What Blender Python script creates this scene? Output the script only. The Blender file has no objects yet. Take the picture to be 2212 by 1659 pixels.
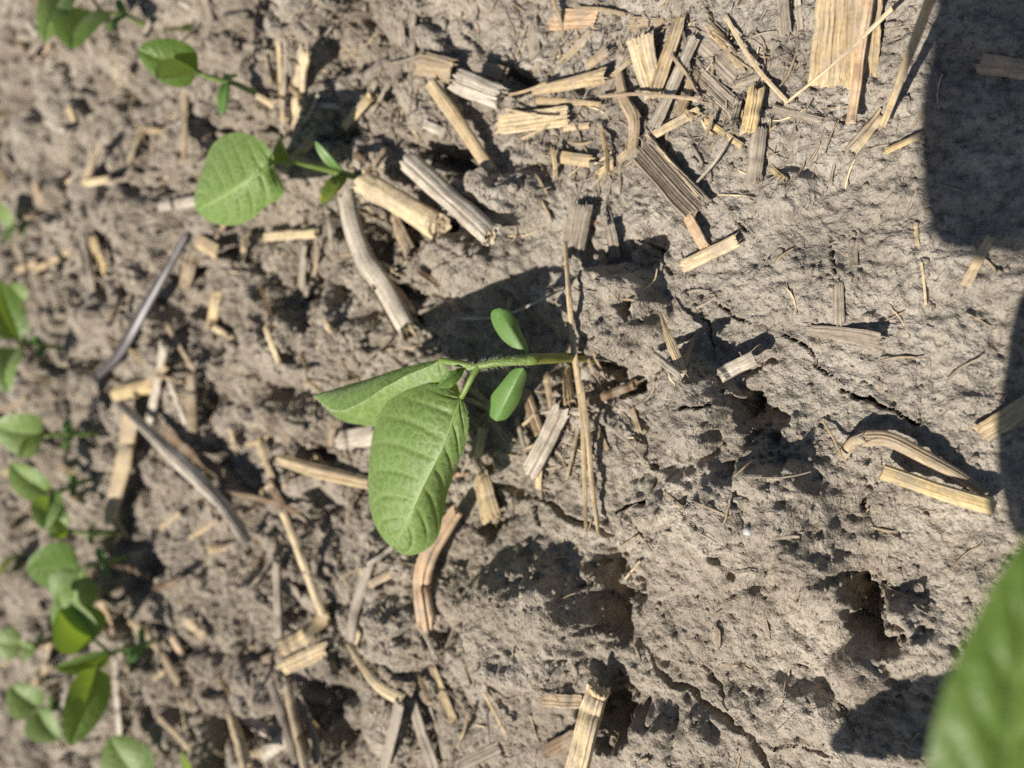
import bpy, bmesh, math, random
import numpy as np
from mathutils import Vector, Matrix

# ------------------------------------------------------------------ camera, light, exposure
PITCH, FOV, CAM_H = math.radians(55.0), math.radians(67.0), 0.20
SUN_AZ, SUN_EL = math.radians(-18.0), math.radians(53.0)      # direction in which shadows travel, sun height
SUN_STRENGTH, SKY_STRENGTH, EXPOSURE = 5.0, 0.048, 0.60
FOCUS, APERTURE_MM = 0.190, 3.1

scene = bpy.context.scene
sp, cp = math.sin(PITCH), math.cos(PITCH)
CAM = np.array([0.0, 0.0, CAM_H])
FWD = np.array([0.0, cp, -sp]); UPV = np.array([0.0, sp, cp]); RGT = np.array([1.0, 0.0, 0.0])
cam_data = bpy.data.cameras.new('camera')
cam_data.sensor_width = 36.0
cam_data.lens = 18.0 / math.tan(FOV / 2)
cam_data.clip_start, cam_data.clip_end = 0.002, 200.0
cam_data.dof.use_dof = True
cam_data.dof.focus_distance = FOCUS
cam_data.dof.aperture_fstop = cam_data.lens / APERTURE_MM
cam = bpy.data.objects.new('camera', cam_data)
scene.collection.objects.link(cam)
M = Matrix.Identity(4)
for i in range(3):
    M[i][0] = -UPV[i]; M[i][1] = RGT[i]; M[i][2] = -FWD[i]; M[i][3] = CAM[i]
cam.matrix_world = M
scene.camera = cam

SUN_DIR = np.array([math.cos(SUN_AZ) * math.cos(SUN_EL), math.sin(SUN_AZ) * math.cos(SUN_EL), -math.sin(SUN_EL)])
world = bpy.data.worlds.new('World'); scene.world = world; world.use_nodes = True
wn = world.node_tree.nodes; wl = world.node_tree.links
bg = wn['Background']
sky = wn.new('ShaderNodeTexSky'); sky.sky_type = 'NISHITA'; sky.sun_disc = False
sky.sun_elevation = SUN_EL
sky.sun_rotation = math.atan2(-SUN_DIR[0], -SUN_DIR[1])
wl.new(sky.outputs[0], bg.inputs[0]); bg.inputs[1].default_value = SKY_STRENGTH
sun_data = bpy.data.lights.new('sun', 'SUN'); sun_data.energy = SUN_STRENGTH
sun_data.angle = math.radians(0.53); sun_data.color = (1.0, 0.95, 0.87)
sun = bpy.data.objects.new('sun', sun_data); scene.collection.objects.link(sun)
sun.rotation_euler = Vector(SUN_DIR).to_track_quat('-Z', 'Y').to_euler()
vs = scene.view_settings
vs.view_transform = 'Standard'; vs.look = 'None'; vs.exposure = EXPOSURE; vs.gamma = 1.0; vs.use_curve_mapping = False
scene.render.engine = 'CYCLES'
scene.cycles.use_denoising = False
scene.cycles.max_bounces = 6

# ------------------------------------------------------------------ geometry helpers
W0, H0 = 2212.0, 1659.0                     # coordinates in which positions were measured
FP = (W0 / 2) / math.tan(FOV / 2)
def ray(px, py):
    return FWD + UPV * ((W0 / 2 - px) / FP) + RGT * ((H0 / 2 - py) / FP)
def at_z(px, py, z):
    d = ray(px, py); return CAM + d * ((z - CAM[2]) / d[2])
def at_y(px, py, Y):
    d = ray(px, py); return CAM + d * (Y / d[1])
def proj(p):
    q = np.asarray(p) - CAM; w = q @ FWD
    return W0 / 2 - FP * (q @ UPV) / w, H0 / 2 - FP * (q @ RGT) / w
def depth_of(p):
    return float((np.asarray(p) - CAM) @ FWD)

def hash2(ix, iy, seed):
    h = (ix.astype(np.int64) * 374761393 + iy.astype(np.int64) * 668265263 + seed * 1274126177) & 0xffffffff
    h = ((h ^ (h >> 13)) * 1274126177) & 0xffffffff
    h = ((h ^ (h >> 16)) * 2246822519) & 0xffffffff
    return ((h ^ (h >> 15)) & 0xffffff) / float(0x1000000)
def vnoise(x, y, seed):
    ix = np.floor(x); iy = np.floor(y); fx = x - ix; fy = y - iy
    fx = fx * fx * fx * (fx * (fx * 6 - 15) + 10); fy = fy * fy * fy * (fy * (fy * 6 - 15) + 10)
    ix = ix.astype(np.int64); iy = iy.astype(np.int64)
    a = hash2(ix, iy, seed); b = hash2(ix + 1, iy, seed); c = hash2(ix, iy + 1, seed); d = hash2(ix + 1, iy + 1, seed)
    return (a + (b - a) * fx + (c - a) * fy + (a - b - c + d) * fx * fy) * 2 - 1
def fbm(x, y, lam, octaves, seed, gain=0.5):
    s = 0; amp = 1.0; tot = 0
    for o in range(octaves):
        a = 0.6 + 1.1 * o
        X = (x * math.cos(a) - y * math.sin(a)) / lam; Y = (x * math.sin(a) + y * math.cos(a)) / lam
        s = s + amp * vnoise(X + 17.3 * o, Y - 9.1 * o, seed + o); tot += amp
        amp *= gain; lam *= 0.5
    return s / tot
def worley(x, y, cell, seed):
    X = x / cell; Y = y / cell
    ix = np.floor(X).astype(np.int64); iy = np.floor(Y).astype(np.int64)
    f1 = np.full(X.shape, 9.0); f2 = np.full(X.shape, 9.0); idv = np.zeros(X.shape)
    for dx in (-1, 0, 1):
        for dy in (-1, 0, 1):
            jx = ix + dx; jy = iy + dy
            px = jx + hash2(jx, jy, seed); py = jy + hash2(jx, jy, seed + 7)
            d = (X - px) ** 2 + (Y - py) ** 2
            hid = hash2(jx, jy, seed + 13)
            closer = d < f1
            f2 = np.where(closer, f1, np.minimum(f2, d))
            idv = np.where(closer, hid, idv)
            f1 = np.where(closer, d, f1)
    return np.sqrt(f1), np.sqrt(f2), idv
def sstep(a, b, x):
    t = np.clip((x - a) / (b - a), 0, 1); return t * t * (3 - 2 * t)

# ------------------------------------------------------------------ materials
def new_mat(name):
    m = bpy.data.materials.new(name); m.use_nodes = True
    nt = m.node_tree; b = nt.nodes['Principled BSDF']
    return m, nt, b
def ramp(nt, stops):
    r = nt.nodes.new('ShaderNodeValToRGB')
    els = r.color_ramp.elements
    while len(els) > 1: els.remove(els[-1])
    els[0].position = stops[0][0]; els[0].color = (*stops[0][1], 1)
    for p, c in stops[1:]:
        e = els.new(p); e.color = (*c, 1)
    return r
def noise_node(nt, vec, scale, detail=4.0, rough=0.55):
    n = nt.nodes.new('ShaderNodeTexNoise'); n.inputs['Scale'].default_value = scale
    n.inputs['Detail'].default_value = detail; n.inputs['Roughness'].default_value = rough
    nt.links.new(vec, n.inputs['Vector']); return n
def mixc(nt, fac, a, b, mode='MIX'):
    m = nt.nodes.new('ShaderNodeMix'); m.data_type = 'RGBA'; m.blend_type = mode
    for s, v in ((m.inputs[0], fac), (m.inputs[6], a), (m.inputs[7], b)):
        if isinstance(v, (int, float)): s.default_value = v
        elif isinstance(v, tuple): s.default_value = (*v, 1) if len(v) == 3 else v
        else: nt.links.new(v, s)
    return m.outputs[2]

def soil_material():
    m, nt, b = new_mat('dry_soil'); L = nt.links
    tc = nt.nodes.new('ShaderNodeTexCoord'); v = tc.outputs['Object']
    n1 = noise_node(nt, v, 34, 8, 0.62); n2 = noise_node(nt, v, 300, 6, 0.65); n3 = noise_node(nt, v, 1500, 3, 0.6)
    c1 = ramp(nt, [(0.32, (0.205, 0.168, 0.130)), (0.5, (0.290, 0.245, 0.194)), (0.68, (0.380, 0.328, 0.265))])
    L.new(n1.outputs[0], c1.inputs[0])
    ca = nt.nodes.new('ShaderNodeAttribute'); ca.attribute_name = 'crust'
    cpale = ramp(nt, [(0.30, (0.215, 0.186, 0.152)), (0.5, (0.315, 0.278, 0.230)), (0.68, (0.400, 0.358, 0.302))])
    L.new(n1.outputs[0], cpale.inputs[0])
    base = mixc(nt, ca.outputs['Fac'], c1.outputs[0], cpale.outputs[0])
    c2 = ramp(nt, [(0.30, (0.60, 0.585, 0.57)), (0.5, (1, 1, 1)), (0.70, (1.22, 1.21, 1.20))])
    L.new(n2.outputs[0], c2.inputs[0])
    col = mixc(nt, 1.0, base, c2.outputs[0], 'MULTIPLY')
    c3 = ramp(nt, [(0.28, (0.58, 0.565, 0.55)), (0.48, (1, 1, 1)), (0.7, (1.16, 1.16, 1.15))])
    L.new(n3.outputs[0], c3.inputs[0])
    col = mixc(nt, 0.9, col, c3.outputs[0], 'MULTIPLY')
    L.new(col, b.inputs['Base Color'])
    b.inputs['Roughness'].default_value = 0.95; b.inputs['Specular IOR Level'].default_value = 0.12
    vo = nt.nodes.new('ShaderNodeTexVoronoi'); vo.inputs['Scale'].default_value = 520; L.new(v, vo.inputs['Vector'])
    mp = nt.nodes.new('ShaderNodeMapRange'); mp.inputs[1].default_value = 0.05; mp.inputs[2].default_value = 0.35
    L.new(vo.outputs['Distance'], mp.inputs[0])
    ad = nt.nodes.new('ShaderNodeMath'); ad.operation = 'MULTIPLY_ADD'; ad.inputs[1].default_value = 0.55
    L.new(mp.outputs[0], ad.inputs[0]); L.new(n3.outputs[0], ad.inputs[2])
    bp = nt.nodes.new('ShaderNodeBump'); bp.inputs['Strength'].default_value = 0.9; bp.inputs['Distance'].default_value = 0.0011
    L.new(ad.outputs[0], bp.inputs['Height'])
    L.new(bp.outputs[0], b.inputs['Normal'])
    return m

def residue_material(name, light, dark, stain=(0.27, 0.225, 0.175), stain_amt=0.72):
    """Dry corn residue: fine streaks along the fibre (attribute 'fib': r = across, g = along, in cm)."""
    m, nt, b = new_mat(name); L = nt.links
    at = nt.nodes.new('ShaderNodeAttribute'); at.attribute_name = 'fib'
    oi = nt.nodes.new('ShaderNodeObjectInfo')
    mapn = nt.nodes.new('ShaderNodeMapping'); mapn.inputs['Scale'].default_value = (10.0, 0.55, 1.0)
    L.new(at.outputs['Vector'], mapn.inputs['Vector'])
    cmb = nt.nodes.new('ShaderNodeCombineXYZ')
    mu = nt.nodes.new('ShaderNodeMath'); mu.operation = 'MULTIPLY'; mu.inputs[1].default_value = 37.0
    L.new(oi.outputs['Random'], mu.inputs[0]); L.new(mu.outputs[0], cmb.inputs[0]); L.new(mu.outputs[0], cmb.inputs[2])
    L.new(cmb.outputs[0], mapn.inputs['Location'])
    n1 = noise_node(nt, mapn.outputs[0], 1.6, 5, 0.65)
    r1 = ramp(nt, [(0.30, tuple(0.45 * c for c in dark)), (0.40, dark), (0.54, tuple((a + c) / 2 for a, c in zip(light, dark))), (0.66, light)])
    L.new(n1.outputs[0], r1.inputs[0])
    tc = nt.nodes.new('ShaderNodeTexCoord')
    n2 = noise_node(nt, tc.outputs['Object'], 170, 5, 0.6)
    r2 = ramp(nt, [(0.46, (0, 0, 0)), (0.66, (stain_amt,) * 3)])
    L.new(n2.outputs[0], r2.inputs[0])
    col = mixc(nt, r2.outputs[0], r1.outputs[0], stain)
    n3 = noise_node(nt, tc.outputs['Object'], 900, 2, 0.5)
    r3 = ramp(nt, [(0.3, (0.72, 0.70, 0.68)), (0.55, (1.05, 1.05, 1.05))])
    L.new(n3.outputs[0], r3.inputs[0])
    col = mixc(nt, 0.7, col, r3.outputs[0], 'MULTIPLY')
    L.new(col, b.inputs['Base Color'])
    b.inputs['Roughness'].default_value = 0.62; b.inputs['Specular IOR Level'].default_value = 0.3
    bp = nt.nodes.new('ShaderNodeBump'); bp.inputs['Strength'].default_value = 0.6; bp.inputs['Distance'].default_value = 0.0004
    L.new(n1.outputs[0], bp.inputs['Height']); L.new(bp.outputs[0], b.inputs['Normal'])
    return m

def leaf_material(name, base, base2, vein, trans, trans_amt, sheen=0.25, rough=0.5, reticulum=0.42):
    m, nt, b = new_mat(name); L = nt.links
    at = nt.nodes.new('ShaderNodeAttribute'); at.attribute_name = 'vein'
    sepc = nt.nodes.new('ShaderNodeSeparateColor'); L.new(at.outputs['Color'], sepc.inputs[0])
    tc = nt.nodes.new('ShaderNodeTexCoord')
    n1 = noise_node(nt, tc.outputs['Object'], 140, 4, 0.6)
    r1 = ramp(nt, [(0.35, base), (0.65, base2)]); L.new(n1.outputs[0], r1.inputs[0])
    n2 = noise_node(nt, tc.outputs['Object'], 1600, 3, 0.6)
    r2 = ramp(nt, [(0.3, (0.82, 0.84, 0.8)), (0.7, (1.15, 1.13, 1.15))]); L.new(n2.outputs[0], r2.inputs[0])
    col = mixc(nt, 1.0, r1.outputs[0], r2.outputs[0], 'MULTIPLY')
    ve = nt.nodes.new('ShaderNodeTexVoronoi'); ve.feature = 'DISTANCE_TO_EDGE'; ve.inputs['Scale'].default_value = 360
    nd = noise_node(nt, tc.outputs['Object'], 260, 2, 0.5); vadd = nt.nodes.new('ShaderNodeVectorMath'); vadd.operation = 'MULTIPLY_ADD'
    vadd.inputs[1].default_value = (0.0035,) * 3; L.new(nd.outputs['Color'], vadd.inputs[0]); L.new(tc.outputs['Object'], vadd.inputs[2])
    L.new(vadd.outputs[0], ve.inputs['Vector'])
    rv = ramp(nt, [(0.0, (reticulum,) * 3), (0.13, (0, 0, 0))]); L.new(ve.outputs['Distance'], rv.inputs[0])
    col = mixc(nt, rv.outputs[0], col, vein)
    col = mixc(nt, sepc.outputs[0], col, vein)
    L.new(col, b.inputs['Base Color'])
    b.inputs['Roughness'].default_value = rough; b.inputs['Specular IOR Level'].default_value = 0.35
    b.inputs['Sheen Weight'].default_value = sheen; b.inputs['Sheen Roughness'].default_value = 0.5
    vo = nt.nodes.new('ShaderNodeTexVoronoi'); vo.inputs['Scale'].default_value = 900; vo.feature = 'DISTANCE_TO_EDGE'
    L.new(tc.outputs['Object'], vo.inputs['Vector'])
    bp = nt.nodes.new('ShaderNodeBump'); bp.inputs['Strength'].default_value = reticulum; bp.inputs['Distance'].default_value = 0.0008
    L.new(ve.outputs['Distance'], bp.inputs['Height']); L.new(bp.outputs[0], b.inputs['Normal'])
    tr = nt.nodes.new('ShaderNodeBsdfTranslucent')
    tcol = mixc(nt, 1.0, trans, r2.outputs[0], 'MULTIPLY'); L.new(tcol, tr.inputs[0])
    mx = nt.nodes.new('ShaderNodeMixShader'); mx.inputs[0].default_value = trans_amt
    L.new(b.outputs[0], mx.inputs[1]); L.new(tr.outputs[0], mx.inputs[2])
    L.new(mx.outputs[0], nt.nodes['Material Output'].inputs[0])
    return m

def plain_material(name, c1, c2, scale, rough=0.6, bump=0.0002, sss=0.0):
    m, nt, b = new_mat(name); L = nt.links
    tc = nt.nodes.new('ShaderNodeTexCoord')
    n = noise_node(nt, tc.outputs['Object'], scale, 4, 0.6)
    r = ramp(nt, [(0.35, c1), (0.65, c2)]); L.new(n.outputs[0], r.inputs[0]); L.new(r.outputs[0], b.inputs['Base Color'])
    b.inputs['Roughness'].default_value = rough
    bp = nt.nodes.new('ShaderNodeBump'); bp.inputs['Strength'].default_value = 0.5; bp.inputs['Distance'].default_value = bump
    L.new(n.outputs[0], bp.inputs['Height']); L.new(bp.outputs[0], b.inputs['Normal'])
    return m

MAT = {
    'soil': soil_material(),
    'cream':  residue_material('residue_cream',  (0.66, 0.54, 0.34), (0.42, 0.32, 0.19)),
    'straw':  residue_material('residue_straw',  (0.56, 0.44, 0.26), (0.33, 0.24, 0.135)),
    'yellow': residue_material('residue_yellow', (0.62, 0.48, 0.25), (0.42, 0.31, 0.15)),
    'white':  residue_material('residue_bleached', (0.57, 0.51, 0.42), (0.33, 0.28, 0.215)),
    'grey':   residue_material('residue_weathered', (0.37, 0.31, 0.24), (0.20, 0.165, 0.125)),
    'tan':    residue_material('residue_tan',    (0.44, 0.34, 0.215), (0.25, 0.185, 0.115)),
    'brown':  residue_material('residue_brown',  (0.24, 0.155, 0.085), (0.115, 0.072, 0.04)),
    'dark':   residue_material('residue_dark',   (0.13, 0.10, 0.085), (0.055, 0.042, 0.036)),
    'peach':  residue_material('residue_peach',  (0.62, 0.44, 0.28), (0.40, 0.265, 0.155)),
    'pith':   plain_material('pith', (0.30, 0.22, 0.13), (0.55, 0.45, 0.30), 900, 0.9, 0.0006),
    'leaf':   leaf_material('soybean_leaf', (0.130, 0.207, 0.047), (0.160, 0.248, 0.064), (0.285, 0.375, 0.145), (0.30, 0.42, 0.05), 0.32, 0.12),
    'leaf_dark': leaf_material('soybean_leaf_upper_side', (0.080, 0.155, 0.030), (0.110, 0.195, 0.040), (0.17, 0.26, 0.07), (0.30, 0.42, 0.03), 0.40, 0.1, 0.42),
    'cotyledon': leaf_material('cotyledon', (0.105, 0.195, 0.048), (0.13, 0.225, 0.060), (0.16, 0.25, 0.08), (0.17, 0.35, 0.03), 0.15, 0.0, 0.45, 0.0),
    'cotyledon_old': leaf_material('cotyledon_ageing', (0.12, 0.20, 0.03), (0.36, 0.38, 0.05), (0.3, 0.3, 0.06), (0.3, 0.35, 0.03), 0.2, 0.0, 0.45),
    'stem':   plain_material('green_stem', (0.115, 0.175, 0.03), (0.17, 0.23, 0.055), 500, 0.5),
    'hypocotyl': plain_material('hypocotyl', (0.13, 0.145, 0.024), (0.18, 0.19, 0.036), 350, 0.4),
    'hair':   plain_material('plant_hair', (0.5, 0.55, 0.36), (0.6, 0.62, 0.45), 300, 0.5),
    'pebble': plain_material('grey_stone', (0.33, 0.33, 0.31), (0.45, 0.45, 0.43), 250, 0.6),
    'glossblade': plain_material('dark_glossy_blade', (0.045, 0.036, 0.034), (0.09, 0.075, 0.07), 120, 0.42, 0.00008),
}

# ------------------------------------------------------------------ object helpers
COL = scene.collection
def mesh_obj(name, verts, faces, mat, parent=None, smooth=True, attr=None):
    me = bpy.data.meshes.new(name)
    v = np.asarray(verts, dtype=np.float64)
    me.from_pydata([tuple(p) for p in v], [], faces)
    me.update()
    if smooth: me.polygons.foreach_set('use_smooth', [True] * len(me.polygons))
    if attr is not None:
        an, data = attr
        a = me.attributes.new(an, 'FLOAT_COLOR', 'POINT')
        d = np.ones((len(v), 4), dtype=np.float32); d[:, :data.shape[1]] = data
        a.data.foreach_set('color', d.ravel())
    me.materials.append(mat)
    o = bpy.data.objects.new(name, me); COL.objects.link(o)
    if parent is not None:
        o.parent = parent
        o.matrix_parent_inverse = Matrix.Translation(parent.location).inverted()
    return o
def tag(o, label=None, cat=None, group=None, kind=None):
    if label: o['label'] = label
    if cat: o['category'] = cat
    if group: o['group'] = group
    if kind: o['kind'] = kind
    return o
def empty(name, loc):
    e = bpy.data.objects.new(name, None); COL.objects.link(e); e.location = tuple(loc); e.empty_display_size = 0.01
    return e
def recentre(o, loc):
    """Put a mesh object's origin at loc without moving its geometry."""
    loc = Vector(loc); o.data.transform(Matrix.Translation(-loc)); o.location = loc
def catmull(P, n):
    P = np.asarray(P, float)
    if len(P) == 2:
        t = np.linspace(0, 1, n)[:, None]; return P[0] * (1 - t) + P[1] * t
    seg = np.linalg.norm(np.diff(P, axis=0), axis=1); cum = np.concatenate([[0], np.cumsum(np.maximum(seg, 1e-9))])
    u = np.linspace(0, cum[-1], n); out = []
    for x in u:
        i = min(max(np.searchsorted(cum, x, side='right') - 1, 0), len(P) - 2)
        t = (x - cum[i]) / (cum[i + 1] - cum[i])
        p1, p2 = P[i], P[i + 1]
        p0 = P[i - 1] if i > 0 else 2 * p1 - p2
        p3 = P[i + 2] if i + 2 < len(P) else 2 * p2 - p1
        out.append(0.5 * (2 * p1 + (p2 - p0) * t + (2 * p0 - 5 * p1 + 4 * p2 - p3) * t * t + (3 * p1 - p0 - 3 * p2 + p3) * t ** 3))
    return np.array(out)
def tube(name, pts, radii, mat, parent=None, n=36, seg=10, bump=0.0, seed=0):
    P = catmull(pts, n); r = np.interp(np.linspace(0, 1, n), np.linspace(0, 1, len(radii)), radii)
    T = np.gradient(P, axis=0); T /= np.linalg.norm(T, axis=1)[:, None] + 1e-12
    ref = np.array([0, 0, 1.0]) if abs(T[0][2]) < 0.8 else np.array([1.0, 0, 0])
    rng = np.random.RandomState(seed)
    V = []; A = np.linspace(0, 2 * np.pi, seg, endpoint=False); prev = None; fib = []
    for i in range(n):
        a = np.cross(T[i], ref) if prev is None else prev - T[i] * (prev @ T[i])
        a /= np.linalg.norm(a); prev = a; b = np.cross(T[i], a)
        rr = r[i] * (1 + bump * rng.uniform(-1, 1, seg))
        for k in range(seg):
            V.append(P[i] + (a * math.cos(A[k]) + b * math.sin(A[k])) * rr[k])
            fib.append((A[k] * r[i] * 100, i / n * 3, 0))
    F = [(i * seg + k, i * seg + (k + 1) % seg, (i + 1) * seg + (k + 1) % seg, (i + 1) * seg + k) for i in range(n - 1) for k in range(seg)]
    F.append(tuple(range(seg))[::-1]); F.append(tuple((n - 1) * seg + k for k in range(seg)))
    return mesh_obj(name, V, F, mat, parent, attr=('fib', np.array(fib)))

# ------------------------------------------------------------------ the ground
def spaced(segs):
    out = [segs[0][0]]
    for a, b, s0, s1 in segs:
        x = a
        while x < b - 1e-9:
            t = (x - a) / (b - a); x = min(b, x + s0 * (s1 / s0) ** t); out.append(x)
    return np.unique(np.round(out, 7))
def outward(start, step, end, growth=1.22):
    out = []; x = start
    while x < end: x += step; step *= growth; out.append(x)
    return np.array(out)
half = np.concatenate([spaced([(0, 0.10, 0.00049, 0.00050), (0.10, 0.29, 0.00054, 0.0016)]), outward(0.29, 0.0018, 40)])
XS = np.concatenate([-half[:0:-1], half])
YS = np.concatenate([-outward(0.0195, 0.0006, 40)[::-1],
                     spaced([(-0.0195, 0.17, 0.00047, 0.00052), (0.17, 0.58, 0.00054, 0.0016)]), outward(0.58, 0.0018, 40)])
CRUST = []
def height_field(X, Y):
    R = np.sqrt(X ** 2 + (Y - 0.2) ** 2)
    q0, q1 = X, Y
    # position of each ground point in the measuring coordinates of the features below
    w = Y * cp + CAM_H * sp
    w = np.where(w < 0.02, 0.02, w)
    U = W0 / 2 - FP * (Y * sp - CAM_H * cp) / w
    Vv = H0 / 2 - FP * X / w
    ok = (Y > -0.06) & (R < 1.2)
    wx = fbm(X, Y, 0.014, 5, 501, 0.62); wy = fbm(X, Y, 0.014, 5, 601, 0.62)
    pxm = FP / np.maximum(w, 0.05)                       # measuring units per metre
    Uw = U + wx * 0.0068 * pxm; Vw = Vv + wy * 0.0068 * pxm
    rough = 1 - 0.90 * sstep(820, 1230, U + 0.25 * (Vv - 800) * 0 + 60 * wx)
    rough = np.maximum(rough, 0.75 * np.exp(-(((Uw - 1000) / 260) ** 2 + ((Vw - 380) / 200) ** 2)))
    rough = np.where(ok, rough, 0.7)
    h = 0.0060 * fbm(X, Y, 0.16, 3, 11) + 0.0018 * fbm(X, Y, 0.035, 3, 21)
    Xw = X + 0.0035 * wx; Yw = Y + 0.0035 * wy
    f1, f2, idv = worley(Xw, Yw, 0.024, 31)
    h = h + rough * 0.0155 * (np.sqrt(np.clip(1 - (f1 / 0.92) ** 2, 0, 1)) * (0.25 + 0.75 * idv) - 0.35)
    f1, f2, idv = worley(Xw + 0.5, Yw, 0.0105, 41)
    h = h + (0.10 + 0.90 * rough) * 0.0066 * (np.sqrt(np.clip(1 - (f1 / 0.95) ** 2, 0, 1)) * (0.1 + 0.9 * idv) - 0.3)
    f1, f2, idv = worley(Xw, Yw + 0.3, 0.0048, 51)
    h = h + (0.16 + 0.84 * rough) * 0.0019 * (np.sqrt(np.clip(1 - (f1 / 0.95) ** 2, 0, 1)) * idv - 0.3)
    # lumpy patches on the crusted side
    patch = sstep(-0.15, 0.45, fbm(X, Y, 0.045, 2, 301))
    h = h + (1 - rough) * (0.35 + 0.65 * patch) * 0.0023 * (np.abs(fbm(Xw, Yw, 0.013, 4, 311, 0.6)) * 2.2 - 0.4)
    # cloddy ground on the mounds
    cl = np.exp(-(((Uw - 1640) / 240) ** 2 + ((Vw - 1130) / 190) ** 2) ** 1.5) + np.exp(-(((Uw - 1540) / 290) ** 2 + ((Vw - 1500) / 150) ** 2) ** 1.5) + np.exp(-(((Uw - 1950) / 150) ** 2 + ((Vw - 1400) / 130) ** 2)) + 0.5 * np.exp(-(((Uw - 1150) / 170) ** 2 + ((Vw - 1330) / 150) ** 2))
    cl = np.where(ok, np.clip(cl, 0, 1), 0)
    f1, f2, idv = worley(Xw + 0.2 + 0.002 * wy, Yw - 0.002 * wx, 0.0115, 45)
    h = h + cl * 0.0062 * (np.sqrt(np.clip(1 - (f1 / 0.8) ** 2, 0, 1)) * np.maximum(idv - 0.25, 0) * 1.33)
    f1, f2, idv = worley(Xw + 0.9, Yw, 0.0055, 47)
    h = h + cl * 0.0030 * (np.sqrt(np.clip(1 - (f1 / 0.8) ** 2, 0, 1)) * np.maximum(idv - 0.3, 0) * 1.4)
    # crust pores and grains
    f1, f2, idv = worley(X + 0.0006 * fbm(X, Y, 0.002, 2, 77), Y, 0.0026, 61)
    h = h - 0.0008 * (idv > 0.35) * np.exp(-(f1 / 0.34) ** 2) * sstep(-0.25, 0.35, fbm(X, Y, 0.03, 2, 88))
    f1, f2, idv = worley(X, Y + 0.7, 0.0017, 66)
    h = h - 0.0006 * (idv > 0.45) * np.exp(-(f1 / 0.32) ** 2) * (1 - 0.7 * rough)
    fine = 0.0013 * fbm(X, Y, 0.0055, 3, 71, 0.62) + 0.0006 * fbm(X, Y, 0.0016, 1, 81)
    h = h + fine * (0.7 + 0.5 * fbm(X, Y, 0.03, 2, 91)) * np.exp(-np.maximum(R - 0.5, 0) * 4)
    H = np.zeros_like(h)
    qx = fbm(X, Y, 0.0052, 3, 531, 0.6) * 0.0024 * pxm; qy = fbm(X, Y, 0.0052, 3, 631, 0.6) * 0.0024 * pxm
    def sg(cx, cy, rx, ry, hgt, p=2.0, ang=0.0, pit=0.0):
        c, s = math.cos(math.radians(ang)), math.sin(math.radians(ang))
        dx, dy = Uw + pit * qx - cx, Vw + pit * qy - cy
        a = (dx * c + dy * s) / rx; b = (-dx * s + dy * c) / ry
        return hgt * np.exp(-np.power(a * a + b * b, p))
    mm = 0.001
    MOUNDS = [
        (1345, 668, 104, 100, 13, 4.5, 0), (1330, 600, 75, 45, 2, 2, 0), (1395, 760, 60, 40, 3, 2, 0), (1284, 757, 22, 12, 3, 2, 0), (1286, 790, 20, 10, 2.5, 2, 0),
        (1500, 872, 84, 84, 12, 4, 20), (1548, 845, 36, 40, 4, 2.5, -20),
        (1165, 1335, 128, 118, 14, 3.4, 0), (1215, 1290, 80, 80, 4, 2, 0), (1120, 1450, 150, 60, 6, 1.5, 10),
        (1640, 1120, 215, 165, 13, 1.6, 15), (1760, 1230, 95, 80, 5, 1.5, 0), (1700, 1000, 55, 55, 4, 2, 0),
        (1960, 1330, 70, 50, 7, 2, 40), (1880, 1440, 80, 60, 5, 2, 0), (1540, 1330, 110, 90, 5, 1.6, 0),
        (1440, 1600, 160, 70, 6, 1.8, 0), (1700, 1560, 130, 70, 5, 1.6, 20),
        (1060, 440, 75, 70, 7, 3, 0), (1130, 420, 60, 50, 6, 2.5, 0), (975, 570, 90, 60, 7, 3, 0), (1090, 560, 60, 60, 5, 2.5, 0),
        (700, 740, 105, 75, 8, 2.5, 0), (640, 900, 80, 55, 7, 3, 0), (620, 560, 60, 55, 5, 2, 0), (690, 90, 80, 90, 7, 2.5, 0),
        (720, 210, 60, 55, 5, 2.5, 0), (1290, 1000, 120, 90, 3, 2, 0), (830, 1260, 60, 110, 4, 2, 0), (1700, 420, 80, 40, 4, 2, -25),
        (1640, 300, 60, 60, 2, 2, 0), (1730, 640, 110, 70, 3, 1.5, 0), (270, 690, 60, 40, 6, 2, 0), (300, 560, 60, 60, 6, 2, 0),
        (980, 1290, 40, 60, 4, 2, 0), (330, 480, 70, 50, 5, 2, 0),
    ]
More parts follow.
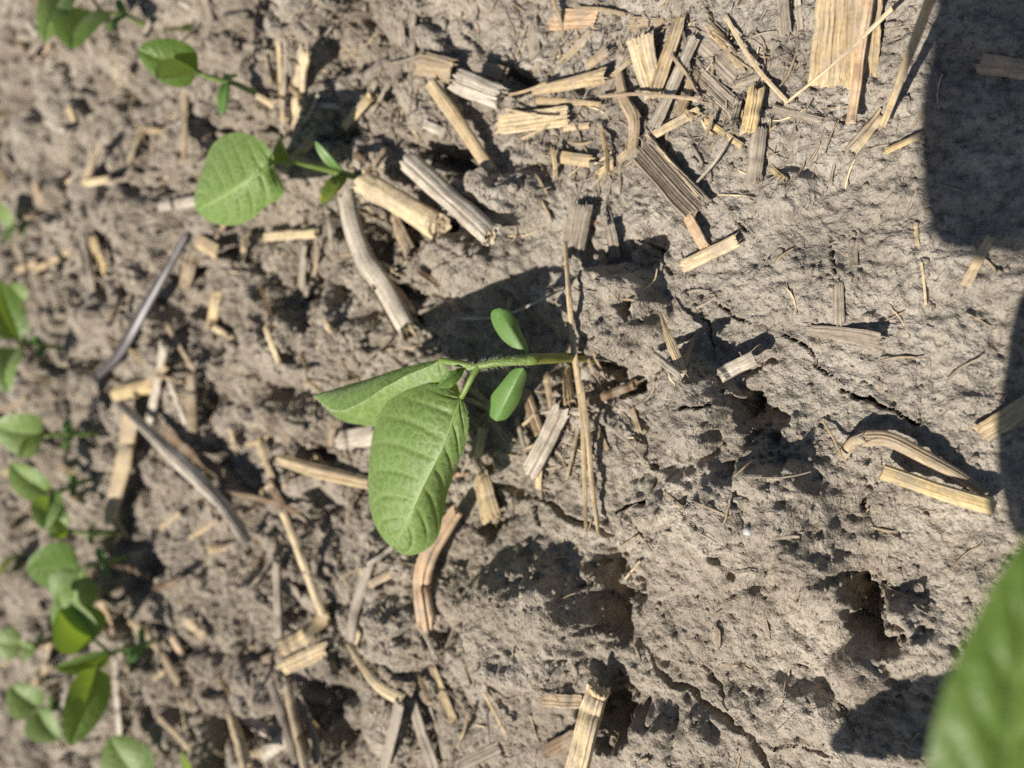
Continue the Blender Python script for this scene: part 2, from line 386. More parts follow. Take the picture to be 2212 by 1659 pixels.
    PITS = [
        (1655, 915, 92, 44, 9, 3, 40), (1605, 880, 26, 40, 6, 2, -15), (1340, 1300, 36, 88, 17, 1.6, -12), (1322, 1205, 38, 40, 8, 2, 0),
        (1868, 1280, 44, 56, 18, 1.2, -20), (1925, 1375, 50, 30, 9, 1.2, 40), (1840, 1260, 25, 16, 8, 2, 0),
        (1322, 1528, 36, 46, 15, 2.5, 10), (1375, 1545, 45, 25, 8, 2, -20), (1312, 780, 40, 22, 9, 2.5, 10), (1352, 824, 30, 18, 10, 2.5, 0),
        (1290, 836, 30, 25, 8, 2, 0), (1410, 668, 11, 26, 9, 2, 5), (1190, 745, 60, 60, 6, 2, 0), (1100, 690, 90, 40, 5, 2, 0),
        (757, 638, 26, 24, 16, 2.5, 0), (652, 655, 15, 22, 11, 2, 0), (145, 452, 38, 26, 12, 2, -20), (760, 298, 42, 20, 12, 2, -10),
        (970, 345, 50, 30, 12, 2, 20), (1125, 170, 48, 26, 12, 2.5, 15), (985, 480, 28, 22, 10, 2, 30), (826, 500, 30, 70, 11, 2, -15),
        (405, 690, 34, 55, 13, 2, 0), (690, 975, 55, 16, 9, 2, 10), (1070, 1146, 24, 22, 9, 2, 0), (672, 1530, 34, 52, 11, 2, 0),
        (470, 1590, 40, 50, 12, 2, 0), (395, 1530, 40, 20, 8, 2, 20), (440, 980, 50, 22, 8, 2, 40), (450, 870, 30, 30, 8, 2, 0),
        (880, 630, 26, 55, 8, 2, -40), (865, 690, 40, 14, 6, 2, 20), (480, 440, 40, 26, 6, 2, 0), (560, 1190, 50, 40, 6, 2, 0),
        (660, 1330, 30, 40, 9, 2, 0), (330, 1240, 40, 30, 7, 2, 0), (600, 290, 30, 18, 8, 2, 0), (550, 90, 16, 24, 9, 2, 0), (596, 35, 12, 22, 8, 2, 0),
        (800, 60, 14, 30, 8, 2, 10), (900, 745, 30, 20, 4, 2, 0), (1050, 1010, 25, 20, 6, 2, 0), (1205, 810, 40, 30, 5, 2, 0),
        (1640, 770, 60, 18, 4, 2, -20), (1420, 540, 26, 26, 6, 2, 0), (1330, 535, 50, 18, 4, 2, 0), (210, 765, 26, 40, 9, 2, 30),
        (1310, 1590, 40, 25, 5, 2, 0), (520, 1400, 16, 50, 8, 2, 0), (1100, 1070, 40, 14, 4, 2, 20), (170, 1560, 60, 30, 8, 2, 0), (1000, 655, 26, 16, 4, 2, 0),
        (1610, 1010, 20, 22, 4, 2, 0), (1460, 1000, 30, 26, 3, 2, 0), (1690, 1250, 30, 22, 4, 2, 0), (1590, 1210, 22, 18, 4, 2, 0),
    ]
    for c in MOUNDS: H += sg(c[0], c[1], c[2], c[3], c[4] * mm, c[5], c[6])
    for c in PITS: H -= sg(c[0], c[1], c[2], c[3], c[4] * mm, c[5], c[6], 1.0)
    CRACKS = [
        ([(1150, 1072), (1172, 1080), (1200, 1085), (1222, 1110), (1250, 1132), (1300, 1140), (1338, 1160), (1352, 1200), (1358, 1240)], 3.6, 6),
        ([(1340, 1160), (1346, 1112), (1382, 1090), (1412, 1078), (1422, 1050), (1424, 1005), (1408, 985)], 2.4, 4),
        ([(1165, 1075), (1150, 1110), (1166, 1140)], 3.2, 6),
        ([(1818, 846), (1850, 860), (1880, 862), (1915, 880), (1955, 895), (1992, 914)], 4.6, 7),
        ([(1386, 1368), (1415, 1398), (1424, 1440), (1460, 1468), (1505, 1480), (1530, 1510), (1590, 1550), (1630, 1585), (1645, 1620), (1660, 1670)], 4.0, 7),
        ([(1492, 1412), (1540, 1425), (1550, 1460), (1575, 1500), (1590, 1520)], 2.6, 4),
        ([(1640, 1600), (1680, 1610), (1720, 1600), (1755, 1620), (1800, 1640)], 2.6, 5),
        ([(1788, 515), (1796, 555), (1800, 590), (1806, 605)], 2.2, 4),
        ([(1490, 880), (1515, 874), (1545, 876), (1570, 872)], 2.4, 4),
        ([(1540, 655), (1580, 672), (1600, 690), (1640, 700)], 1.8, 3), ([(1510, 672), (1535, 700), (1545, 740), (1552, 755)], 2.0, 3),
        ([(1700, 720), (1728, 735), (1750, 745), (1770, 790), (1800, 815), (1822, 830)], 1.8, 3),
        ([(1320, 0), (1324, 40), (1312, 85)], 2.2, 4), ([(1525, 0), (1530, 25), (1545, 45)], 2.2, 3), ([(1515, 100), (1580, 130), (1603, 158)], 2.4, 4),
        ([(1410, 430), (1400, 455), (1394, 470)], 1.8, 3), ([(1580, 450), (1590, 480), (1640, 520)], 1.8, 3), ([(1732, 75), (1722, 110), (1690, 160)], 1.5, 3),
        ([(1870, 1090), (1880, 1060), (1876, 1105)], 1.6, 3), ([(1380, 520), (1420, 545), (1450, 580), (1460, 600)], 2.6, 5),
        ([(1040, 100), (1000, 70), (1035, 110)], 1.5, 3), ([(1600, 850), (1625, 870), (1640, 905)], 2.4, 4),
    ]
    Uc = U + wx * 0.0020 * pxm; Vc = Vv + wy * 0.0020 * pxm
    for pts, wpx, dep in CRACKS:
        wpx = wpx * 1.3; dep = dep * 1.7
        us = [p[0] for p in pts]; vsn = [p[1] for p in pts]
        box = (Uc > min(us) - 25) & (Uc < max(us) + 25) & (Vc > min(vsn) - 25) & (Vc < max(vsn) + 25) & ok
        if not box.any(): continue
        a = Uc[box] + 3.0 * fbm(X[box], Y[box], 0.004, 2, 903); b = Vc[box] + 3.0 * fbm(X[box], Y[box], 0.004, 2, 905)
        best = np.full(a.shape, 1e9); tt = np.zeros(a.shape)
        for i in range(len(pts) - 1):
            (x0, y0), (x1, y1) = pts[i], pts[i + 1]
            L2 = (x1 - x0) ** 2 + (y1 - y0) ** 2
            t = np.clip(((a - x0) * (x1 - x0) + (b - y0) * (y1 - y0)) / L2, 0, 1)
            d = np.hypot(a - x0 - t * (x1 - x0), b - y0 - t * (y1 - y0))
            k = d < best; tt = np.where(k, (i + t) / (len(pts) - 1), tt); best = np.minimum(best, d)
        ww = wpx * (0.45 + 0.75 * np.sqrt(np.clip(np.sin(np.pi * np.clip(tt, 0.03, 0.97)), 0, 1))) * (0.8 + 0.5 * vnoise(tt * 14, tt * 0 + wpx, 5))
        H[box] -= dep * mm * (1 - sstep(0.35, 1.15, best / np.maximum(ww, 0.6))) * np.clip(ww / wpx, 0, 1)
        H[box] += 0.0006 * np.exp(-((best - ww * 2.2) / (ww * 1.3)) ** 2)
    CRUST.append(np.where(ok, (1 - rough) * (1 - 0.60 * sstep(820, 1150, Vv + 90 * wx)) * (0.55 + 0.45 * sstep(-0.4, 0.3, fbm(X, Y, 0.05, 3, 401))) + 0.25 * rough * sstep(0.0, 0.4, fbm(X, Y, 0.03, 3, 411)), 0.2))
    return h + np.where(ok, H, 0)
GX, GY = np.meshgrid(XS, YS)
GZ = height_field(GX, GY)
def terrain(x, y):
    x = np.asarray(x, float); y = np.asarray(y, float)
    i = np.clip(np.searchsorted(XS, x) - 1, 0, len(XS) - 2); j = np.clip(np.searchsorted(YS, y) - 1, 0, len(YS) - 2)
    fx = (x - XS[i]) / (XS[i + 1] - XS[i]); fy = (y - YS[j]) / (YS[j + 1] - YS[j])
    return (GZ[j, i] * (1 - fx) * (1 - fy) + GZ[j, i + 1] * fx * (1 - fy) + GZ[j + 1, i] * (1 - fx) * fy + GZ[j + 1, i + 1] * fx * fy)
def on_ground(px, py):
    """Where the line of sight through a measured point meets the soil."""
    z = 0.0
    for _ in range(12):
        p = at_z(px, py, z); z = 0.5 * z + 0.5 * float(terrain(p[0], p[1]))
    return at_z(px, py, z)
def on_ground_v(U, V):
    U = np.asarray(U, float); V = np.asarray(V, float)
    D = FWD[None] + UPV[None] * ((W0 / 2 - U) / FP)[:, None] + RGT[None] * ((H0 / 2 - V) / FP)[:, None]
    z = np.zeros(len(U))
    for _ in range(12):
        p = CAM[None] + D * ((z - CAM_H) / D[:, 2])[:, None]; z = 0.5 * z + 0.5 * terrain(p[:, 0], p[:, 1])
    return CAM[None] + D * ((z - CAM_H) / D[:, 2])[:, None]
def build_ground():
    ny, nx = GX.shape
    me = bpy.data.meshes.new('ground')
    v = np.stack([GX, GY, GZ], -1).reshape(-1, 3).astype(np.float32)
    idx = np.arange(ny * nx).reshape(ny, nx)
    f = np.stack([idx[:-1, :-1], idx[:-1, 1:], idx[1:, 1:], idx[1:, :-1]], -1).reshape(-1, 4).astype(np.int32)
    me.vertices.add(len(v)); me.vertices.foreach_set('co', v.ravel())
    me.loops.add(f.size); me.loops.foreach_set('vertex_index', f.ravel())
    me.polygons.add(len(f)); me.polygons.foreach_set('loop_start', np.arange(0, f.size, 4, dtype=np.int32))
    me.polygons.foreach_set('use_smooth', np.ones(len(f), dtype=bool))
    me.update(calc_edges=True)
    at = me.attributes.new('crust', 'FLOAT', 'POINT'); at.data.foreach_set('value', CRUST[0].ravel().astype(np.float32))
    me.materials.append(MAT['soil'])
    o = bpy.data.objects.new('ground', me); COL.objects.link(o)
    tag(o, 'dry cracked grey-brown field soil with clods and pits', None, None, 'structure')
build_ground()

# ------------------------------------------------------------------ corn residue
HEAP = []                    # where pieces lie, so that loose soil can gather against them
def sweep(name, pts, w, mat, kind='chip', curve=0.12, thick=None, rag=(0.25, 0.25), lift=(0.0, 0.0), roll=0.0, taper=(1.0, 1.0),
          ridge=0.06, seed=0, follow=0.35, sink=0.0, pith=True):
    """A strip, half pipe or stalk laid on the soil along a measured path; w is its width in measuring units."""
    rng = np.random.RandomState(seed)
    C = catmull([(p[0], p[1], 0) for p in pts], 14)[:, :2]
    G = on_ground_v(C[:, 0], C[:, 1])
    n = len(G); t = np.linspace(0, 1, n)
    d0 = np.mean([depth_of(g) for g in G]); wid = w * d0 / FP * (1.15 if d0 > 0.26 else 1.0)
    if thick is None: thick = min(0.0012, max(0.00025, wid * 0.11))
    # straight resting line over the lumps, bent a little towards them
    off = np.array([-0.35, 0, 0.35]) * wid
    z = terrain(G[:, 0], G[:, 1])
    A = np.polyfit(t, z, 1); zl = np.polyval(A, t); zl = zl + np.percentile(z - zl, 90)
    zs = zl * (1 - follow) + np.maximum(z, zl - 0.004) * follow
    half_h = wid * 0.5 if kind == 'round' else thick
    zs = zs + half_h * (0.55 if kind == 'round' else 1.0) + 0.8 * np.interp(t, np.linspace(0, 1, len(lift)), lift) - sink
    P = np.array([at_z(C[i][0], C[i][1], zs[i]) for i in range(n)])
    if sink <= 0:
        for _ in range(3):                                # settle on the lumps actually under the piece
            tx = np.gradient(P[:, 0]); ty = np.gradient(P[:, 1]); ln = np.hypot(tx, ty) + 1e-9; sx_, sy_ = -ty / ln, tx / ln
            tz = np.max([terrain(P[:, 0] + sx_ * o_, P[:, 1] + sy_ * o_) for o_ in (off if kind != 'round' else off * .5)], axis=0)
            need = np.percentile(tz + half_h * .4 - zs, 80)
            if need > 0: zs = zs + need * np.interp(np.linspace(0, 1, n), [0, .5, 1], [.8, 1, .8])
            P = np.array([at_z(C[i][0], C[i][1], zs[i]) for i in range(n)])
    nt = max(10, min(40, int(n * 1.5)))
    P = catmull(P, nt); t = np.linspace(0, 1, nt)
    L = np.sum(np.linalg.norm(np.diff(P, axis=0), axis=1))
    T = np.gradient(P, axis=0); T /= np.linalg.norm(T, axis=1)[:, None] + 1e-12
    rag = (rag[0] * wid, rag[1] * wid)
    if kind == 'round':
        nr = 28; ang = np.linspace(0, 2 * np.pi, nr, endpoint=False)
        rr = 0.5 * wid * (1 + max(ridge, 0.085) * rng.uniform(-1, 1, nr)); rr[rng.randint(0, nr)] *= 0.78; rr[rng.randint(0, nr)] *= 0.8; ell = rng.uniform(0.58, 0.8)
        prof = np.stack([np.cos(ang) * rr, np.sin(ang) * rr * ell], 1); s = ang / (2 * np.pi)
    else:
        m = 22 if w < 58 else 64; sx = np.linspace(-0.5, 0.5, m)
        rid = np.array([rng.uniform(-1, 1) * (1 if k % 2 else -0.6) for k in range(m)]) * ridge * wid * 0.5
        arc = -curve * wid * (4 * sx ** 2) + curve * wid * 0.5
        top = np.stack([sx * wid, arc + rid + thick * 0.5], 1)
        mb = 9; sb = np.linspace(0.5, -0.5, mb)
        bot = np.stack([sb * wid * 0.985, -curve * wid * (4 * sb ** 2) + curve * wid * 0.5 - thick * 0.5], 1)
        prof = np.concatenate([top, bot]); s = np.concatenate([sx + 0.5, sb + 0.5])
    nr = len(prof)
    # torn ends: fibres of different length
    tab = rng.uniform(-1, 1, 12)
    j0 = np.interp(s, np.linspace(0, 1, 12), tab) * 0.55 + rng.uniform(-1, 1, nr) * 0.55
    tab = rng.uniform(-1, 1, 12)
    j1 = np.interp(s, np.linspace(0, 1, 12), tab) * 0.7 + rng.uniform(-1, 1, nr) * 0.3
    V = []; fib = []
    tw = rng.uniform(-0.15, 0.15)
    wob = np.interp(np.linspace(0, 1, nt), np.linspace(0, 1, 7), rng.uniform(-1, 1, 7)) * (0.10 if kind == 'round' else 0.045) + rng.uniform(-0.02, 0.02, nt)
    bend = np.interp(np.linspace(0, 1, nt), np.linspace(0, 1, 5), rng.uniform(-1, 1, 5)) * min(wid, 0.004) * (0.06 if kind == 'round' else 0.025)
    for i in range(nt):
        up = np.array([0, 0, 1.0]); side = np.cross(T[i], up); side /= np.linalg.norm(side) + 1e-12
        nrm = np.cross(side, T[i])
        a = roll + tw * (t[i] - 0.5)
        sd = side * math.cos(a) + nrm * math.sin(a); nm = -side * math.sin(a) + nrm * math.cos(a)
        k = (taper[0] + (taper[1] - taper[0]) * t[i]) * (1 + wob[i])
        if len(taper) == 3: k = np.interp(t[i], [0, 0.5, 1], taper)
        e0 = max(0, 1 - t[i] / 0.25); e1 = max(0, 1 - (1 - t[i]) / 0.25)
        for q in range(nr):
            V.append(P[i] + sd * (prof[q][0] * k + bend[i]) + nm * prof[q][1] * (k if kind == 'round' else 1) + T[i] * (j0[q] * rag[0] * e0 + j1[q] * rag[1] * e1))
            fib.append((s[q] * wid * 100 * (3.1 if kind == 'round' else 1), t[i] * L * 100, 0))
    F = [(i * nr + q, i * nr + (q + 1) % nr, (i + 1) * nr + (q + 1) % nr, (i + 1) * nr + q) for i in range(nt - 1) for q in range(nr)]
    F = [f[::-1] for f in F]
    c0 = len(V)
    V.append(np.mean(V[:nr], axis=0) + T[0] * wid * (0.25 if kind == 'round' else 0.0)); fib.append((0, 0, 0))
    V.append(np.mean(V[(nt - 1) * nr:nt * nr], axis=0) - T[-1] * wid * (0.25 if kind == 'round' else 0.0)); fib.append((0, L * 100, 0))
    F += [(c0, q, (q + 1) % nr) for q in range(nr)]
    F += [(c0 + 1, (nt - 1) * nr + (q + 1) % nr, (nt - 1) * nr + q) for q in range(nr)]
    if kind != 'round' and wid > 0.0011:                  # frayed fibres at the torn ends
        for end, sgn in ((0, -1), (nt - 1, 1)):
            for _ in range(rng.randint(2, 7)):
                q = rng.randint(0, 22); p0 = np.array(V[end * nr + q]) - T[end] * sgn * wid * .15
                side = np.cross(T[end], [0, 0, 1.0]); side /= np.linalg.norm(side) + 1e-9
                fl_ = wid * rng.uniform(.25, 1.0) * (1.0 if wid < .004 else .6); fw = min(wid * rng.uniform(.02, .06), .0003)
                d_ = T[end] * sgn + side * rng.uniform(-.35, .35) + np.array([0, 0, rng.uniform(-.3, .2)])
                b_ = len(V)
                V += [p0 + side * fw, p0 - side * fw, p0 + np.array([0, 0, fw]), p0 + d_ * fl_ * .6 + side * fw * .6, p0 + d_ * fl_ * .6 - side * fw * .6, p0 + d_ * fl_ * .6 + np.array([0, 0, fw * .6]), p0 + d_ * fl_ + side * rng.uniform(-.1, .1) * fl_]
                fib += [(q * .01, (0.1 * k_), 0) for k_ in range(7)]
                F += [(b_, b_ + 1, b_ + 4, b_ + 3), (b_ + 1, b_ + 2, b_ + 5, b_ + 4), (b_ + 2, b_, b_ + 3, b_ + 5), (b_ + 3, b_ + 4, b_ + 6), (b_ + 4, b_ + 5, b_ + 6), (b_ + 5, b_ + 3, b_ + 6)]
    o = mesh_obj(name, V, F, mat, attr=('fib', np.array(fib)))
    md = o.modifiers.new('edges', 'EDGE_SPLIT'); md.split_angle = math.radians(50)
    recentre(o, P[nt // 2])
    HEAP.append((P, wid))
    if kind == 'round' and pith:
        for end, sgn in ((0, 1), (nt - 1, -1)):
            pv = []; pf = []
            side = np.cross(T[end], [0, 0, 1.0]); side /= np.linalg.norm(side); nm = np.cross(side, T[end])
            kk = taper[0] if end == 0 else taper[-1]
            for r_i, (rad, dep) in enumerate(((0.44, 0.10), (0.30, 0.0), (0.12, 0.03))):
                for q in range(14):
                    aa = q / 14 * 2 * math.pi; rj = rad * wid * kk * rng.uniform(0.85, 1.05)
                    pv.append(P[end] + T[end] * sgn * (dep * wid + rng.uniform(-0.05, 0.05) * wid) + side * math.cos(aa) * rj + nm * math.sin(aa) * rj * ell)
            for r_i in range(2):
                pf += [(r_i * 14 + q, r_i * 14 + (q + 1) % 14, (r_i + 1) * 14 + (q + 1) % 14, (r_i + 1) * 14 + q) for q in range(14)]
            pf.append(tuple(range(28, 42)))
            mesh_obj('pith', pv, pf, MAT['pith'], o, smooth=False)
    return o
RES_N = [0]
def piece(name, pts, w, col, label, cat, kind='chip', group='corn residue lying on the soil', **kw):
    RES_N[0] += 1
    o = sweep(name, pts, w, MAT[col], kind, seed=RES_N[0] * 7 + 3, **kw)
    return tag(o, label, cat, group)

CH, ST, STK, TW, HU = 'corn_stalk_chip', 'straw', 'corn_stalk', 'twig', 'husk_strip'
RIDGED = dict(ridge=0.13, curve=0.04)
B = [
 # --- upper left, far soil
 (ST, [(400, 196), (397, 345)], 18, 'straw', 'tan upright straw below the second farthest soybean leaf at upper left', 'straw', {}),
 (ST, [(521, 186), (591, 229)], 10, 'cream', 'short pale straw crossing the stem foot of the soybean seedling near the top', 'straw', dict(lift=(.006, .001))),
 (CH, [(302, 290), (280, 346)], 22, 'cream', 'small pale stalk chip on bare soil below the upper left seedling', 'stalk chip', {}),
 (CH, [(97, 263), (140, 283)], 11, 'white', 'short pale sliver lying on far soil at upper left', 'stalk chip', {}),
 (CH, [(55, 46), (80, 78)], 12, 'white', 'bleached stalk bit beside the topmost left seedling leaf', 'stalk chip', {}),
 (CH, [(83, 127), (107, 98)], 7, 'peach', 'thin orange sliver under the topmost left seedling', 'stalk chip', {}),
 (CH, [(148, 232), (160, 264)], 14, 'yellow', 'tiny yellow chip amid grey fibres at far left', 'stalk chip', {}),
 (CH, [(128, 385), (114, 426)], 15, 'yellow', 'small yellow chip just above the black soil hole at far left', 'stalk chip', {}),
 (CH, [(72, 396), (90, 436)], 16, 'peach', 'peach coloured chip next to the tiny yellow chip at far left', 'stalk chip', {}),
 (ST, [(440, -6), (462, 68)], 18, 'grey', 'grey straw entering the picture at the top edge left of the crusted mound', 'straw', {}),
 (CH, [(385, 4), (414, 19)], 9, 'white', 'small white sliver at the top edge by the tiny weed', 'stalk chip', {}),
 (CH, [(656, 112), (645, 190), (632, 274)], 36, 'cream', 'wide bright cream stalk chip standing alone above the second seedling', 'stalk chip', dict(curve=.06)),
 (ST, [(600, 88), (612, 292)], 13, 'straw', 'long tan straw of the pair left of the wide cream chip', 'straw', {}),
 (ST, [(617, 105), (607, 284)], 12, 'grey', 'grey straw lying closest to the left side of the wide cream chip', 'straw', dict(lift=(.001, .001))),
 (ST, [(572, 120), (584, 178)], 8, 'tan', 'short thin straw left of the long straw pair near the top', 'straw', {}),
 (ST, [(803, 207), (744, 272)], 20, 'yellow', 'yellow tilted straw poking out of a dark pit near the top', 'straw', dict(kind='round')),
 (CH, [(692, 226), (740, 231)], 9, 'white', 'small bright white sliver on the smooth clod right of the cream chip', 'stalk chip', {}),
 (ST, [(864, 46), (877, 154)], 14, 'grey', 'grey straw, left one of two side by side below the top edge', 'straw', {}),
 (ST, [(892, 30), (889, 152)], 15, 'grey', 'grey straw, right one of two side by side below the top edge', 'straw', {}),
 (CH, [(850, 100), (857, 176)], 28, 'grey', 'flat weathered chip half buried below the two grey straws', 'stalk chip', dict(sink=.001)),
 (CH, [(903, 134), (976, 154)], 50, 'tan', 'squarish tan chip left of the pale curved block near the top', 'stalk chip', dict(lift=(.001, .003))),
 (CH, [(986, 174), (1080, 210)], 50, 'white', 'thick pale block of stalk with a torn right end near the top', 'stalk chip', dict(curve=.2, lift=(.004, .007), thick=.0035)),
 (CH, [(1046, 146), (1094, 160)], 26, 'tan', 'small tan chip tucked behind the thick pale block', 'stalk chip', dict(lift=(.004, .006))),
 (STK, [(930, 178), (1000, 276), (1064, 372)], 30, 'straw', 'long ridged stalk with a brown dark flank pointing down right near the top', 'stalk', dict(kind='round', lift=(.004, .002))),
 (CH, [(975, 203), (997, 240)], 14, 'yellow', 'small yellow chip under the thick pale block', 'stalk chip', {}),
 (STK, [(882, 348), (960, 418), (1060, 512)], 46, 'white', 'bleached thick stalk leaning down right between the upper clods', 'stalk', dict(kind='round', lift=(.006, .002), ridge=.1)),
 (STK, [(778, 390), (860, 436), (950, 492)], 46, 'cream', 'straw coloured thick stalk touching the foot of the second seedling', 'stalk', dict(kind='round', lift=(.006, .004))),
 (CH, [(916, 268), (962, 287)], 20, 'white', 'small white crusted chip beside the brown flanked stalk', 'stalk chip', {}),
 (CH, [(738, 316), (784, 348)], 14, 'brown', 'orange brown splinter in the dark pit above the second seedling', 'stalk chip', {}),
 (TW, [(700, 315), (776, 295)], 6, 'grey', 'thin grey twig bridging the dark pit above the second seedling', 'twig', dict(lift=(.004, .004))),
 # --- upper middle pile
 (CH, [(1194, 44), (1286, 40)], 42, 'peach', 'flat peach chip with white flakes pressed into the crust at the top', 'stalk chip', dict(curve=.02, sink=.0005)),
 (CH, [(1274, 72), (1212, 136)], 16, 'tan', 'narrow folded brown tan chip below the flat peach chip', 'stalk chip', dict(roll=.4)),
 (CH, [(1150, 50), (1158, 146)], 26, 'grey', 'grey fibrous stalk shred half buried near the top', 'stalk chip', dict(rag=(.8, .8), sink=.0006)),
 (TW, [(1140, 48), (1116, 120)], 4, 'tan', 'hair thin tan fibre left of the grey fibrous shred', 'twig', {}),
 (HU, [(1150, 198), (1220, 182), (1304, 164)], 32, 'straw', 'curved tan husk strip widening to its right end in the upper pile', 'husk', dict(taper=(.5, 1.1), lift=(.001, .003))),
 (HU, [(1160, 218), (1230, 220), (1296, 225)], 17, 'straw', 'thin straight husk strip under the curved tan husk strip', 'husk', dict(taper=(1, .5))),
 (CH, [(1078, 270), (1225, 250)], 42, 'cream', 'broad ridged straw chip with fine parallel lines beside the dark clod', 'stalk chip', dict(lift=(.004, .002), **RIDGED)),
 (TW, [(1092, 236), (1150, 248), (1196, 254)], 5, 'cream', 'fine pale twig lying across the broad ridged chip', 'twig', dict(lift=(.006, .006))),
 (CH, [(1218, 277), (1272, 271)], 14, 'peach', 'pinkish flat sliver at the right end of the broad ridged chip', 'stalk chip', {}),
 (CH, [(1196, 338), (1274, 348)], 26, 'straw', 'short tan chip lying alone below the broad ridged chip', 'stalk chip', dict(lift=(.001, .002))),
 (CH, [(1270, 140), (1312, 110)], 24, 'tan', 'small tan chip above the curved husk strip', 'stalk chip', {}),
 (CH, [(1360, 52), (1430, 50)], 32, 'tan', 'dusty tan trapezoid chip lying flat just under the top edge', 'stalk chip', dict(taper=(1, .6), curve=.02, sink=.0004)),
 (CH, [(1382, 84), (1394, 140), (1412, 204)], 56, 'cream', 'largest smooth cream chip of the upper pile', 'stalk chip', dict(curve=.06, lift=(.003, .001), taper=(1.1, .75))),
 (CH, [(1466, 48), (1412, 202)], 32, 'straw', 'ridged bundle of straw fibres right of the smooth cream chip', 'stalk chip', dict(lift=(.003, .003), ridge=.25, rag=(.6, .4))),
 (CH, [(1498, 82), (1450, 190), (1414, 272)], 28, 'white', 'grey white splintered strip with frayed lower end in the upper pile', 'stalk chip', dict(lift=(.002, .003), ridge=.2, rag=(.3, 1.6))),
 (CH, [(1354, 104), (1308, 204)], 34, 'grey', 'grey weathered shred left of the smooth cream chip', 'stalk chip', dict(ridge=.16, rag=(.5, .3))),
 (ST, [(1336, 150), (1346, 210), (1370, 262), (1364, 338)], 24, 'tan', 'knobbly bent stem running down through the upper pile', 'straw', dict(kind='round', lift=(.002, .004, .002), taper=(.7, 1.1, .9), pith=False)),
 (TW, [(1295, 208), (1375, 203), (1440, 208), (1506, 214)], 7, 'tan', 'thin twig lying crosswise over the upper pile', 'twig', dict(lift=(.004, .007, .004))),
 (CH, [(1502, 156), (1464, 248)], 24, 'tan', 'dark ridged fibre bundle right of the splintered grey white strip', 'stalk chip', dict(ridge=.25, rag=(.4, .4), lift=(.001, .002))),
 (CH, [(1510, 238), (1396, 300)], 20, 'cream', 'yellowish ridged strip slanting up right below the upper pile', 'stalk chip', dict(lift=(.001, .004), **RIDGED)),
 (CH, [(1358, 330), (1292, 378)], 20, 'straw', 'yellowish slat slanting down left from the knobbly stem', 'stalk chip', dict(**RIDGED)),
 (CH, [(1386, 322), (1450, 392), (1508, 454)], 64, 'grey', 'big dark grooved slab lying diagonally below the upper pile', 'stalk chip', dict(ridge=.11, curve=.05, lift=(.005, .001))),
 (TW, [(1396, 290), (1450, 352), (1508, 426)], 5, 'cream', 'fine straight straw lying along the big grooved slab', 'twig', dict(lift=(.006, .003))),
 (CH, [(1518, 88), (1592, 162)], 46, 'grey', 'grey brown bark slab half sunk right of the upper pile', 'stalk chip', dict(sink=.0008, curve=.05)),
 (CH, [(1530, 54), (1570, 100), (1602, 152)], 20, 'tan', 'narrow curled bark strip above the half sunk bark slab', 'stalk chip', dict(curve=.3)),
 (CH, [(1506, 160), (1588, 238)], 42, 'grey', 'dusty lined slab right of the dark fibre bundle', 'stalk chip', dict(sink=.0004, **RIDGED)),
 (CH, [(1594, 224), (1582, 270)], 16, 'white', 'ragged white fibre tuft at the end of the dusty lined slab', 'stalk chip', dict(ridge=.3, rag=(1, 1), lift=(.002, .002))),
 (CH, [(1632, 198), (1614, 286)], 36, 'yellow', 'ochre half pipe of stalk with a broken upper end', 'stalk chip', dict(curve=.32, lift=(.003, .002), rag=(.7, .2), ridge=.12)),
 (CH, [(1520, 258), (1602, 315)], 13, 'yellow', 'narrow ochre strip left of the ochre half pipe', 'stalk chip', {}),
 (TW, [(1567, 34), (1604, 100), (1638, 152), (1700, 220)], 9, 'cream', 'long pale twig running down right from the top edge', 'twig', dict(lift=(.001, .003, .001))),
 (CH, [(1640, 280), (1626, 392)], 32, 'grey', 'grey bark slab standing below the ochre half pipe', 'stalk chip', dict(curve=.2, lift=(.001, .003), roll=.3)),
 (CH, [(1584, 184), (1642, 164)], 17, 'grey', 'small dusty chip touching the long pale twig', 'stalk chip', {}),
 # --- upper right
 (HU, [(1834, -14), (1826, 80), (1818, 178)], 138, 'straw', 'broad yellow ribbed husk sheet hanging in from the top edge', 'husk', dict(ridge=.03, curve=.03, rag=(.1, .2), thick=.0006, lift=(.003, .001))),
 (ST, [(1878, -10), (1858, 124), (1838, 264)], 21, 'peach', 'round tan straw lying over the broad ribbed husk sheet', 'straw', dict(kind='round', lift=(.006, .004, .004))),
 (TW, [(1927, 18), (1810, 130), (1696, 224)], 8, 'cream', 'long straight tapering straw crossing over the ribbed husk sheet', 'twig', dict(lift=(.012, .006, .001), taper=(1.2, .7))),
 (ST, [(2012, -10), (1960, 130), (1906, 272)], 18, 'straw', 'blurred straw rising toward the viewer left of the shadow edge', 'straw', dict(lift=(.03, .018, .004), taper=(1.2, .8))),
 (CH, [(1904, 252), (1846, 327)], 15, 'cream', 'pale flattened blade continuing below the blurred rising straw', 'stalk chip', {}),
 (CH, [(1914, 326), (1992, 290)], 16, 'yellow', 'small yellow splinter close to the shadow edge at upper right', 'stalk chip', dict(roll=.5, lift=(.002, .003))),
 (CH, [(1670, 234), (1774, 260)], 18, 'grey', 'frayed grey strip below the tip of the long straight straw', 'stalk chip', dict(ridge=.2, rag=(.2, 1.2))),
 (CH, [(1690, -8), (1697, 74)], 26, 'grey', 'grey wood strip at the top edge left of the ribbed husk sheet', 'stalk chip', dict(rag=(.2, .5))),
 (CH, [(1722, -8), (1729, 62)], 13, 'white', 'thin pale strip at the top edge next to the grey wood strip', 'stalk chip', {}),
 (CH, [(2118, 136), (2230, 152)], 42, 'peach', 'orange chip lying in the deep shadow at upper right', 'stalk chip', dict(curve=.15)),
